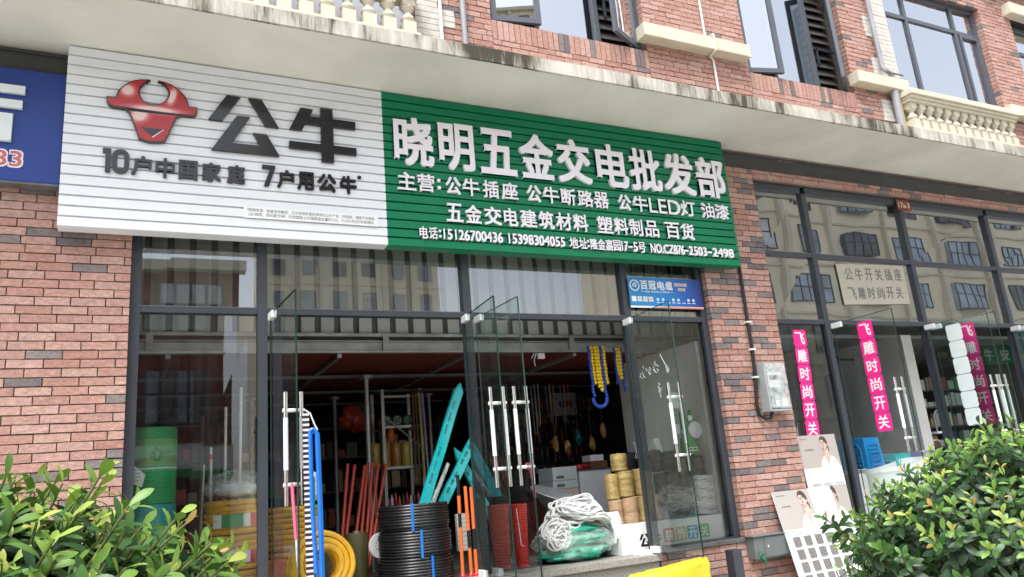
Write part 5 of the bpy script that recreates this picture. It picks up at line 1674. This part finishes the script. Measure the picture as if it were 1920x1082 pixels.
b = B().mat('black'); b.box(5.62, 5.80, .9, 1.1, FL, 1.62); b.mat('tape_yellow'); b.tube([(5.60, .9, 1.80), (5.68, .9, 1.60)], .012, 6); b.mat('white'); b.tube([(5.70, .9, 1.82), (5.72, .9, 1.62)], .01, 6)
solo(b, 'tool_bin', 'dark bin with sticks at the right edge of the window', 'bin')

# bead garlands
def garland(x, y, spread, strands, label, zt=2.84):
    t = thing('bead_garland', label, 'garland', (x, y, 2.2), 'bead garlands hanging from the mezzanine')
    for mk, xs, z0, r in strands:
        for xx, zb in zip(xs, z0):
            b = B().mat(mk)
            n = int((zt - zb) / (r * 1.7))
            for i in range(n):
                b.lathe([(r * .25, -r), (r * .8, -r * .65), (r, 0), (r * .8, r * .65), (r * .25, r)], (xx + .004 * math.sin(i * 1.3) + .02 * (i / n) * spread, y + .004 * math.cos(i), zt - i * r * 1.75), 8)
            b.build('strand', t, smooth=True)
    return t
t = garland(4.24, .47, .5, [('bead_yellow', (4.19, 4.235, 4.265, 4.335), (2.42, 2.40, 2.36, 2.42), .021), ('bead_blue', (4.16, 4.305), (2.30, 2.26), .019)], 'large yellow and blue bead garland in the right doorway')
b = B().mat('bead_blue')
for i in range(14):
    a = PI + PI * i / 13; b.lathe([(.005, -.02), (.016, -.012), (.02, 0), (.016, .012), (.005, .02)], (4.235 + .08 * math.cos(a), .47, 2.30 + .075 * math.sin(a)), 8)
b.build('loop', t, smooth=True)
garland(4.56, .55, -.2, [('bead_yellow', (4.55, 4.585), (2.52, 2.47), .022), ('bead_blue', (4.53, 4.61), (2.45, 2.36), .016)], 'smaller yellow and blue bead garland behind the right glass door')
b = B().mat('white'); b.box(3.78, 3.86, .87, .90, 2.80, 2.86); b.tube([(3.76, .87, 2.86), (3.72, .86, 2.78), (3.73, .86, 2.72)], .006, 5); b.tube([(3.74, .87, 2.86), (3.69, .86, 2.80)], .005, 5)
solo(b, 'cable_clip', 'small white fitting with loose wires under the mezzanine edge', 'fitting')
# yellow bag in front
t = thing('yellow_sack', 'bright yellow plastic sack on the steps below the counter', 'sack', (3.98, -.55, .48))
b = B().mat('yellow_bag')
n, m_ = 48, 20
v = []
for j in range(m_ + 1):
    ph = PI * j / m_ - PI / 2
    for i in range(n):
        a = 2 * PI * i / n
        sg = lambda q, e: math.copysign(abs(q) ** e, q)
        d = V((sg(math.cos(ph), .45) * sg(math.cos(a), .4), sg(math.cos(ph), .45) * sg(math.sin(a), .4), sg(math.sin(ph), .35)))
        k = 1 + .07 * noise.fractal(d * 2.6 + V((4, 1, 2)), 1.0, 2.0, 5)
        crease = .02 * noise.noise(V((d.x * 7 + d.y * 3, d.z * 5, 2.0)))
        p = V((d.x * .37, d.y * .20, d.z * .13)) * k
        p.z += .035 * d.x + crease - .03 * d.y
        v.append(V((3.99, -.62, .635)) + p)
b.add(v, [(j * n + i, j * n + (i + 1) % n, (j + 1) * n + (i + 1) % n, (j + 1) * n + i) for j in range(m_) for i in range(n)])
b.build('bag', t, smooth=True)
b = B().mat('orange'); lump(b, (4.16, -.60, .762), (.09, .055, .012), 41, .3, 3, 20, 8); b.build('print_patch', t, smooth=True)

# ================================================================== neighbouring shop
def stool_stack(x, y, z, n, mk, w, label, rz=0.0):
    t = thing('stool_stack', label, 'stool stack', (x, y, z))
    for k in range(n):
        zz = z + .075 * k
        b = B().mat(mk)
        ht = .40; a = w / 2; c = w / 2 * 1.12
        q = lambda px, py, pz: (x + px * math.cos(rz) - py * math.sin(rz), y + px * math.sin(rz) + py * math.cos(rz), zz + pz)
        # four tapering sides with slots, and a seat with rounded lip
        for r in range(4):
            ca, sa = math.cos(r * PI / 2), math.sin(r * PI / 2)
            rr = lambda u, v_, h: q(u * ca - v_ * sa, u * sa + v_ * ca, h)
            for (h0, h1, u0, u1) in ((.0, .30, -1, -.62), (.0, .30, .62, 1), (.30, .40, -1, 1), (.05, .09, -.62, .62), (.135, .17, -.62, .62), (.215, .25, -.62, .62)):
                s0 = c + (a - c) * h0 / ht; s1 = c + (a - c) * h1 / ht
                for th in (0, .006):
                    vv = [rr(u0 * s0, -s0 + th, h0), rr(u1 * s0, -s0 + th, h0), rr(u1 * s1, -s1 + th, h1), rr(u0 * s1, -s1 + th, h1)]
                    b.add(vv, [(0, 1, 2, 3)])
        b.add([q(-a, -a, ht), q(a, -a, ht), q(a, a, ht), q(-a, a, ht), q(-a * .8, -a * .8, ht + .008), q(a * .8, -a * .8, ht + .008), q(a * .8, a * .8, ht + .008), q(-a * .8, a * .8, ht + .008)],
              [(0, 1, 5, 4), (1, 2, 6, 5), (2, 3, 7, 6), (3, 0, 4, 7), (4, 5, 6, 7)])
        if k == n - 1:   # raised arch and ribs on the sides of the topmost stool
            for r in range(4):
                ca, sa = math.cos(r * PI / 2), math.sin(r * PI / 2)
                fr_ = lambda u, h: q(u * (c + (a - c) * h / ht) * ca + (c + (a - c) * h / ht + .004) * sa, u * (c + (a - c) * h / ht) * sa - (c + (a - c) * h / ht + .004) * ca, h)
                b.tube([fr_(-.66, .02), fr_(-.66, .26), fr_(-.52, .32), fr_(.52, .32), fr_(.66, .26), fr_(.66, .02)], .010, 8)
                for h in (.07, .12, .17, .22, .265): b.tube([fr_(-.5, h), fr_(.5, h)], .009, 8)
        b.build('stool', t)
    return t
stool_stack(8.20, .80, FL, 8, 'stool_blue', .34, 'stack of bright blue plastic stools behind the white tub', .15)
stool_stack(8.72, .78, FL, 5, 'teal', .32, 'stack of teal plastic stools right of the blue stools', .1)
stool_stack(9.30, .80, FL, 5, 'lilac', .32, 'stack of lilac plastic stools beside the open door', .05)
t = thing('tub', 'large white plastic tub standing inside the neighbouring shop door', 'tub', (8.2, .48, FL))
b = B().mat('white')
pr = [(.50, FL), (.55, FL + .02), (.62, 1.30), (.66, 1.31), (.66, 1.36), (.60, 1.36), (.55, 1.0)]
for r, z in ():
    pass
n = 40; v = []; fs = []
for r, z in pr:
    for i in range(n):
        a = 2 * PI * i / n
        ex = abs(math.cos(a)) ** .45 * (1 if math.cos(a) > 0 else -1); ey = abs(math.sin(a)) ** .45 * (1 if math.sin(a) > 0 else -1)
        lift = max(0, (ex - .15)) * .13 if z > 1.29 else 0
        v.append((8.22 + r * ex, .40 + r * .36 * ey, z + min(lift, .085)))
for j in range(len(pr) - 1):
    fs += [(j * n + i, j * n + (i + 1) % n, (j + 1) * n + (i + 1) % n, (j + 1) * n + i) for i in range(n)]
b.add(v, fs + [tuple(range(n))[::-1]]); b.build('shell', t, smooth=True)
b = B().mat('brown'); b.box(6.98, 7.16, .30, .55, FL, 1.62); solo(b, 'wooden_post', 'brown wooden board standing behind the posters and the narrow pane', 'board', bevel=.004)
b = B().mat('white'); b.box(7.42, 7.60, .26, .6, FL, 1.32)
solo(b, 'carton', 'white carton standing by the left side of the white tub', 'carton', bevel=.004)
# round lamp, dark banners
t = thing('pendant_lamp', 'white shallow dome lamp hanging inside the neighbouring shop', 'lamp', (10.9, 2.4, 2.85))
b = B().mat('white_paint'); b.lathe([(.02, 3.05), (.1, 3.03), (.24, 2.96), (.27, 2.90), (.26, 2.89)], (10.9, 2.4, 0), 28); b.mat('black'); b.cyl((10.9, 2.4, 3.05), (10.9, 2.4, 3.2), .01, seg=6); b.build('shade', t, smooth=True)
t = thing('hanging_sign', 'dark navy sign with pale letters deep inside the neighbouring shop', 'sign', (11.0, 2.7, 2.8))
b = B().mat('sign_navy'); b.box(10.6, 11.9, 2.6, 2.66, 2.62, 2.95); b.build('board', t)
b = B().mat('note_grey'); text(b, 'YODO', 10.8, 11.5, 2.71, 2.86, 2.592, .006, .03); b.build('lettering', t)
t = thing('hanging_sign', 'green sign with pale characters at the right inside the neighbouring shop', 'sign', (13.6, 2.3, 3.1))
b = B().mat('sign_green'); b.box(12.3, 14.6, 2.1, 2.15, 2.86, 3.19); b.build('board', t)
b = B().mat('pale_text')
for i, ch in enumerate('公牛安'): text(b, ch, 12.75 + .45 * i, 13.0 + .45 * i, 2.92, 3.13, 2.09, .006, .02)
b.build('lettering', t)
b = B().mat('black')
for x in (9.1, 10.1, 11.2): b.tube([(x, 1.7, 3.2), (x, 1.7, 3.0), (x + .1, 1.72, 2.9), (x + .6, 1.75, 2.9)], .015, 6)
solo(b, 'ceiling_pipe', 'black bent pipes under the ceiling of the neighbouring shop', 'pipe', smooth=True)
t = thing('display_shelf', 'pale wall shelf of small fittings behind the narrow pane of the neighbouring shop', 'shelf', (8.0, 3.0, 1.3))
b = B().mat('white')
for z in (1.35, 1.75, 2.15): b.box(7.0, 9.2, 2.9, 3.2, z - .02, z)
b.box(6.98, 7.0, 2.9, 3.2, FL, 2.5); b.box(9.2, 9.22, 2.9, 3.2, FL, 2.5); b.build('board', t)
for z in (1.35, 1.75, 2.15):
    x = 7.05
    while x < 9.1:
        w = random.uniform(.06, .16); h = random.uniform(.08, .28)
        b = B().mat(random.choice(('white', 'pale', 'chrome', 'brown', 'tan', 'sq_red', 'pale_text', 'dark'))); b.box(x, x + w - .02, 2.95, 3.1, z, z + h); x += w
        solo(b, 'boxed_fitting', 'small boxed fitting on the pale wall shelf', 'box', 'boxed fittings on the pale wall shelf', bevel=.004)
for k, (x, z) in enumerate(((9.95, 1.75), (9.75, 1.35))):
    b = B().mat('steel'); b.tube([(x, .95, z), (x, .95, z + .22), (x + .03, .93, z + .28), (x + .09, .9, z + .29), (x + .13, .88, z + .25), (x + .135, .88, z + .20)], .014, 8); b.mat('white'); b.box(x - .1, x + .2, .88, 1.02, z - .03, z)
    solo(b, 'tap', ('curved steel tap on the upper bracket of the white partition', 'curved steel tap on the lower bracket of the white partition')[k], 'tap', smooth=True)
for z in (1.2, 1.55, 1.9, 2.25, 2.55):
    x = 11.6
    while x < 14.3:
        w = random.uniform(.08, .22)
        b = B().mat(random.choice(('white', 'pale', 'chrome', 'sq_green', 'sq_red', 'tan', 'pale_text', 'meter_case'))); b.box(x, x + w * .8, 2.95, 3.05, z, z + random.uniform(.08, .25)); x += w
        solo(b, 'boxed_good', 'small packed good on the crowded steel shelf', 'box', 'goods on the crowded steel shelf', bevel=.004)
b = B().mat('steel')
for z in (1.2, 1.55, 1.9, 2.25, 2.55): b.box(11.5, 14.5, 2.9, 3.2, z - .02, z - .001)
solo(b, 'stocked_shelf', 'steel shelf crowded with small goods at the right inside the neighbouring shop', 'shelf')
for k, x in enumerate((6.50, 6.60, 6.70)):
    b = B().mat('chrome'); b.tube([(x, .22, 1.70), (x, .22, 1.88), (x + .02, .22, 1.93), (x + .06, .22, 1.95), (x + .10, .22, 1.93), (x + .115, .22, 1.88)], .010, 8)
    b.lathe([(.025, 1.66), (.025, 1.70)], (x, .22, 0), 12)
    solo(b, 'tap', ('chrome hook shaped tap nearest the brick pier above the poster', 'chrome hook shaped tap in the middle above the poster', 'chrome hook shaped tap behind the pink sticker above the poster')[k], 'tap', smooth=True)

# --- leaning boards with printed portrait
def portrait(b, fn, ox, oz, s):
    """line-and-wash drawing of a woman looking sideways, hand at her collar"""
    def poly(mk, pts, d):
        b.mat(mk)
        from mathutils.geometry import tessellate_polygon
        P2 = [(ox + x * s, oz + z * s) for x, z in pts]
        a = sum(P2[i][0] * P2[(i + 1) % len(P2)][1] - P2[(i + 1) % len(P2)][0] * P2[i][1] for i in range(len(P2)))
        if a < 0: P2 = P2[::-1]
        tri = tessellate_polygon([[Vector((x, z, 0)) for x, z in P2]])
        b.add([fn(x, -d, z) for x, z in P2], [tuple(t) if (P2[t[1]][0] - P2[t[0]][0]) * (P2[t[2]][1] - P2[t[0]][1]) - (P2[t[2]][0] - P2[t[0]][0]) * (P2[t[1]][1] - P2[t[0]][1]) > 0 else tuple(t[::-1]) for t in tri])
    def ell(cx, cz, rx, rz, tilt=0, n=22):
        o = []
        for i in range(n):
            a = 2 * PI * i / n; x, z = rx * math.cos(a), rz * math.sin(a)
            o.append((cx + x * math.cos(tilt) - z * math.sin(tilt), cz + x * math.sin(tilt) + z * math.cos(tilt)))
        return o
    poly('hair', ell(.50, .80, .175, .215, .25), .0010)
    poly('hair', [(.62, .80), (.70, .62), (.69, .50), (.62, .46), (.56, .60)], .0011)
    poly('white', [(.18, .0), (.26, .22), (.40, .36), (.60, .40), (.86, .30), (.98, .12), (1.0, 0)], .0012)
    poly('skin', [(.46, .60), (.64, .62), (.66, .42), (.70, .33), (.54, .14), (.46, .34)], .0015)
    poly('line_brown', ell(.468, .728, .143, .193, .28), .0016)
    poly('skin', ell(.47, .73, .135, .185, .28), .0018)
    poly('hair', [(.38, .90), (.48, .95), (.60, .90), (.64, .78), (.60, .70), (.57, .80), (.50, .875)], .0021)
    for cx, cz in ((.415, .775), (.515, .80)):
        poly('hair', ell(cx, cz + .035, .046, .010, .2), .0022); poly('hair', ell(cx, cz, .036, .017, .2), .0022); poly('white', ell(cx - .012, cz - .002, .011, .008, .2), .0025)
    poly('line_brown', [(.462, .77), (.445, .69), (.425, .672), (.462, .660), (.485, .68)], .0022)
    poly('line_brown', [(.36, .66), (.40, .60), (.47, .56), (.56, .58), (.60, .66), (.56, .60), (.47, .575), (.41, .612)], .0021)
    poly('sq_red', ell(.452, .622, .040, .019, .15), .0023); poly('line_brown', ell(.452, .621, .030, .003, .15), .0026)
    poly('skin', ell(.625, .72, .022, .045, .2), .0022)
    # hand with five fingers at the collar
    poly('skin', [(.40, .42), (.47, .40), (.62, .16), (.56, .06), (.44, .26)], .0024)
    for k, (fx, fz, ln, an) in enumerate(((.415, .43, .11, 2.05), (.435, .44, .12, 1.85), (.455, .43, .11, 1.65), (.47, .415, .09, 1.45), (.40, .39, .075, 2.7))):
        c = (fx + ln / 2 * math.cos(an), fz + ln / 2 * math.sin(an)); poly('line_brown', ell(*c, ln / 2 + .006, .015, an), .0025); poly('skin', ell(*c, ln / 2, .011, an), .0028)
    for p, q in (((.30, .28), (.34, .02)), ((.74, .30), (.66, .04)), ((.58, .36), (.62, .12)), ((.80, .26), (.86, .03)), ((.40, .34), (.36, .16))):
        dx, dz = q[0] - p[0], q[1] - p[1]; L = math.hypot(dx, dz); nx, nz = -dz / L * .004, dx / L * .004
        poly('line_brown', [(p[0] + nx, p[1] + nz), (q[0] + nx, q[1] + nz), (q[0] - nx, q[1] - nz), (p[0] - nx, p[1] - nz)], .0024)

def leanfn(x0, ztop, ytop, ybot, zbot, dx=0.0):
    s = (ybot - ytop) / (zbot - ztop)
    n = V((0, -1, 0)) + V((0, 0, 0))
    return lambda a, d, z: V((x0 + a + dx * (ztop - z), ytop + (z - ztop) * s + d, z))
def slab(b, fn, a0, a1, z0, z1, d0, d1):
    v = [fn(a, d, z) for d in (d0, d1) for a, z in ((a0, z0), (a1, z0), (a1, z1), (a0, z1))]
    b.add(v, [(0, 1, 2, 3), (7, 6, 5, 4), (1, 0, 4, 5), (2, 1, 5, 6), (3, 2, 6, 7), (0, 3, 7, 4)])
# board A, behind
t = thing('display_board', 'tall beige display board with portraits leaning on the narrow pane', 'display board', (6.7, .0, FL))
fA = leanfn(6.40, 1.78, .045, -.005, .80, .02)
b = B().mat('white'); slab(b, fA, 0, .56, .30, 1.78, 0, .012); b.build('backing', t)
b = B().mat('poster'); slab(b, fA, .0, .56, 1.43, 1.78, -.0008, 0); slab(b, fA, .0, .56, .90, 1.24, -.0008, 0); b.build('print_ground', t)
b = B(); portrait(b, fA, .16, .90, .33); b.build('portrait', t)
b = B(); portrait(b, fA, .20, 1.43, .33); b.build('portrait', t)
b = B().mat('line_brown')
for k in range(5): slab(b, fA, .03 + .02 * k, .045 + .02 * k, 1.735, 1.745, -.0016, -.0009)
for k in range(6): slab(b, fA, .07 + .022 * k, .087 + .022 * k, 1.615, 1.634, -.0016, -.0009)
b.build('print_marks', t)
for k in range(3):
    b = B().mat('pale'); slab(b, fA, .06 + .17 * k, .19 + .17 * k, 1.265, 1.39, -.012, -.001); b.build('switch', t)
# board B, in front
t = thing('display_board', 'white display board with grey switch samples and a portrait, leaning on the brick pier', 'display board', (6.2, -.2, 0))
fB = leanfn(5.83, 1.235, -.045, -.34, 0.0, .0)
WB = .82
b = B().mat('white'); slab(b, fB, 0, WB, .02, 1.235, 0, .014); b.build('backing', t, bevel=.002)
b = B().mat('poster'); slab(b, fB, 0, .50, .86, 1.235, -.0008, 0); b.build('print_ground', t)
b = B(); portrait(b, fB, .20, .86, .36); b.build('portrait', t)
b = B().mat('line_brown')
for k in range(6): slab(b, fB, .04 + .02 * k, .055 + .02 * k, 1.185, 1.195, -.0016, -.0009)
for k in range(6): slab(b, fB, .075 + .02 * k, .09 + .02 * k, 1.075, 1.09, -.0016, -.0009)
b.build('print_marks', t)
for j in range(7):
    for k in range(5):
        b = B().mat('switch_grey'); z = .79 - .118 * j; a = .075 + .148 * k
        slab(b, fB, a, a + .088, z - .088, z, -.012, -.001); b.mat('line_brown'); slab(b, fB, a + .01, a + .078, z - .045, z - .043, -.0125, -.012); b.build('switch', t)


# ================================================================== shrubs
LEAFN = 5
def add_leaf(b, base, d, up, L, W, curl, fold, rnd):
    d = d.normalized(); side = d.cross(up)
    if side.length < 1e-3: side = d.orthogonal()
    side.normalize(); up = side.cross(d).normalized()
    b.rnd = rnd
    st = ((0, .10), (.22, .55), (.5, .95), (.74, .88), (.90, .5), (1.0, .02))
    v = []
    for t_, w in st:
        ang = curl * t_
        c = base + d * (L * t_ * math.cos(ang * .5)) - up * (L * t_ * math.sin(ang * .5))
        hw = W * .5 * w
        v += [c - side * hw + up * hw * fold, c, c + side * hw + up * hw * fold]
    fs = []
    for k in range(len(st) - 1):
        o = 3 * k
        fs += [(o, o + 1, o + 4, o + 3), (o + 1, o + 2, o + 5, o + 4)]
    b.add(v, fs)

def shrub(name, label, tips, root, Lr, seed):
    rng = random.Random(seed)
    t = thing(name, label, 'shrub', (root.x, root.y, 0))
    st = B().mat('leaf_stem'); lf = B().mat('leaf'); yl = B().mat('leaf')
    for tip, dirv, age in tips:
        base = tip - dirv * rng.uniform(.16, .26)
        mid = root.lerp(base, .55) + V((rng.uniform(-.06, .06), rng.uniform(-.06, .06), .02)); mid.z = base.z * .55
        st.tube([V((root.x + rng.uniform(-.2, .2), root.y + rng.uniform(-.12, .12), 0)), mid, base, tip], lambda q: .009 * (1 - q) + .0025, 5)
        n = rng.randint(11, 15); ph = rng.uniform(0, 6)
        ax = dirv; a1 = ax.orthogonal().normalized(); a2 = ax.cross(a1)
        for i in range(n):
            f = i / (n - 1)                       # 0 low on the shoot, 1 at the tip
            p = base.lerp(tip, .15 + .85 * f)
            a = ph + i * 2.4
            rad = a1 * math.cos(a) + a2 * math.sin(a)
            el = R(8 + 55 * f ** 1.5 + rng.uniform(-12, 12))
            d = rad * math.cos(el) + ax * math.sin(el)
            L = Lr * (1.05 - .5 * f) * rng.uniform(.8, 1.15)
            young = f > .57
            if not young and rng.random() < .015: young = True
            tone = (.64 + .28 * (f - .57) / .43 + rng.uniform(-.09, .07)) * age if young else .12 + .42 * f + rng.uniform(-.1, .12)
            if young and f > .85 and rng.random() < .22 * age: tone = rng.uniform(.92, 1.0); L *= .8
            add_leaf(yl if young else lf, p, d, ax, L, L * rng.uniform(.33, .46), R(rng.uniform(10, 65)), rng.uniform(.05, .3), max(0, min(1, tone)))
    st.build('stems', t, smooth=True); lf.build('foliage', t, smooth=True); yl.build('young_leaves', t, smooth=True)
    return t

def dome_tips(c, rad, n, seed, lean=.35, front=True):
    rng = random.Random(seed); out = []
    for k in range(n):
        # even spiral over the upper part of an ellipsoid
        u = 1 - (k + .5) / n * 1.25
        a = k * 2.39996
        s = math.sqrt(max(0, 1 - u * u))
        d = V((s * math.cos(a), s * math.sin(a), u))
        rr = rng.uniform(.80, 1.06)
        tip = V((c[0] + d.x * rad[0] * rr, c[1] + d.y * rad[1] * rr, c[2] + d.z * rad[2] * rr))
        dv = (V((d.x, d.y, max(0, d.z))) * lean + V((rng.uniform(-.15, .15), rng.uniform(-.15, .15), .9))).normalized()
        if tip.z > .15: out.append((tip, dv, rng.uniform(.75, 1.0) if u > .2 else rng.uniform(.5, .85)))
    return out
def mound_tips(cx, cy, rx_, ry_, ztop, drop, n, seed, xpk=0.0, ex=2.2, side=60):
    rng = random.Random(seed); out = []
    for k in range(n):
        rho = math.sqrt((k + .5) / n); a = k * 2.39996
        x, y = rho * math.cos(a), rho * math.sin(a)
        q = math.hypot(x - xpk, y)
        z = ztop - drop * q ** ex + rng.gauss(0, .04)
        tip = V((cx + x * rx_ + rng.uniform(-.03, .03), cy + y * ry_ + rng.uniform(-.03, .03), z))
        dv = V((x * .75 + rng.uniform(-.2, .2), y * .75 + rng.uniform(-.2, .2), .9 - .4 * rho)).normalized()
        out.append((tip, dv, rng.uniform(.6, 1.0)))
        if k % 2 == 0:   # a second, lower shoot under the first
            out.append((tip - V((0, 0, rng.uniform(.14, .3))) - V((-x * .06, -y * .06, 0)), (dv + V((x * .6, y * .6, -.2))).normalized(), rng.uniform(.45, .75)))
    for k in range(side):   # flanks down to the ground
        a = rng.uniform(0, 2 * PI); x, y = math.cos(a), math.sin(a)
        z = rng.uniform(.25, ztop - drop * .8)
        f = rng.uniform(.86, 1.02) * (1 - .12 * (1 - z / ztop))
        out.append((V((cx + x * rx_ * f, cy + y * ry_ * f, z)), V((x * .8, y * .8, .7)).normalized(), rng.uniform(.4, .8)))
    return out
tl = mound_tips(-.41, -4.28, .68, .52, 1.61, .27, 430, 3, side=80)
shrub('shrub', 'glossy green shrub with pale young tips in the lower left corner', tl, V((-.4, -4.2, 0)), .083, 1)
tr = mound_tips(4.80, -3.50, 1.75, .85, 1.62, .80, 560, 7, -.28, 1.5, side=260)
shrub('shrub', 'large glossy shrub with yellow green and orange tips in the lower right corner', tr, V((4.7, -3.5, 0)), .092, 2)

# ================================================================== across the street (seen in the glass)
def block(name, label, x0, x1, y0, z1, wallm, nx, nz, zf, bay=True, depth=12, ww=.55, wh=.55):
    t = thing(name, label, 'building', ((x0 + x1) / 2, y0, 0))
    rv = random.Random(int(x0 * 10) + 5)
    b = B().mat(wallm); b.box(x0, x1, y0 - depth, y0, -.5, z1); b.build('wall', t)
    b = B().mat('cream')
    dz = (z1 - zf) / nz; dx = (x1 - x0) / nx
    for j in range(nz): b.box(x0 - .05, x1 + .05, y0, y0 + .12, zf + j * dz - .12, zf + j * dz)
    b.box(x0 - .2, x1 + .2, y0 - .1, y0 + .4, z1 - .25, z1 + .1)
    if bay:
        for i in range(nx):
            b.box(x0 + i * dx - .15, x0 + i * dx + .15, y0 + .001, y0 + .35, zf, z1 - .3)
    b.build('ledge', t)
    for j in range(nz):
        for i in range(nx):
            cx = x0 + (i + .5) * dx; cz = zf + (j + .5) * dz
            hw, hh = dx * ww / 2 * rv.uniform(.8, 1.15), dz * wh / 2 * rv.uniform(.9, 1.1)
            dp = .35 if (bay and i % 2 == 0) else .06
            b = B().mat(rv.choice(('far_window', 'far_window', 'far_window_pale', 'far_window_dark'))); b.box(cx - hw, cx + hw, y0 + .002, y0 + dp, cz - hh, cz + hh)
            b.mat('frame')
            for k in range(5):
                x = cx - hw + 2 * hw * k / 4; b.box(x - .03, x + .03, y0 + dp, y0 + dp + .04, cz - hh, cz + hh)
            for z in (cz - hh, cz + hh * .1, cz + hh): b.box(cx - hw, cx + hw, y0 + dp + .001, y0 + dp + .035, z - .03, z + .03)
            b.build('window', t)
    return t
block('apartment_building', 'beige apartment block across the street, mirrored in the neighbouring shop panes', 27, 75, -24, 21, 'beige_wall', 10, 6, 3.6)
block('apartment_tower', 'tall beige tower far across the street, mirrored in the middle transom panes', 9.5, 26, -60, 48, 'beige_wall', 6, 14, 5, True, 16, .4, .5)
block('apartment_tower', 'slim beige tower mirrored beside the left mullion', 14.0, 15.7, -105, 60, 'beige_wall', 3, 18, 5, True, 10, .5, .5)
t = block('brick_house', 'brick house with curtained windows across the street, mirrored in the left pane', -18, 2.6, -20, 9.5, 'far_brick', 7, 2, 3.6, False, 10, .6, .55)
b = B().mat('white_paint'); b.box(-18, 2.6, -19.9, -19.4, 2.6, 3.5); b.mat('label_green'); b.box(-18, 2.6, -19.39, -19.3, 2.55, 2.8); b.mat('sq_red'); b.box(-1.0, 1.2, -19.39, -19.35, 3.0, 3.2); b.build('shop_fascia', t)
b = B().mat('curtain')
for i in range(7): b.box(-18 + 3 * i + .75, -18 + 3 * i + 1.25, -19.935, -19.925, 4.3, 5.85); b.box(-18 + 3 * i + 1.7, -18 + 3 * i + 2.2, -19.935, -19.925, 4.3, 5.85)
b.build('curtains', t)
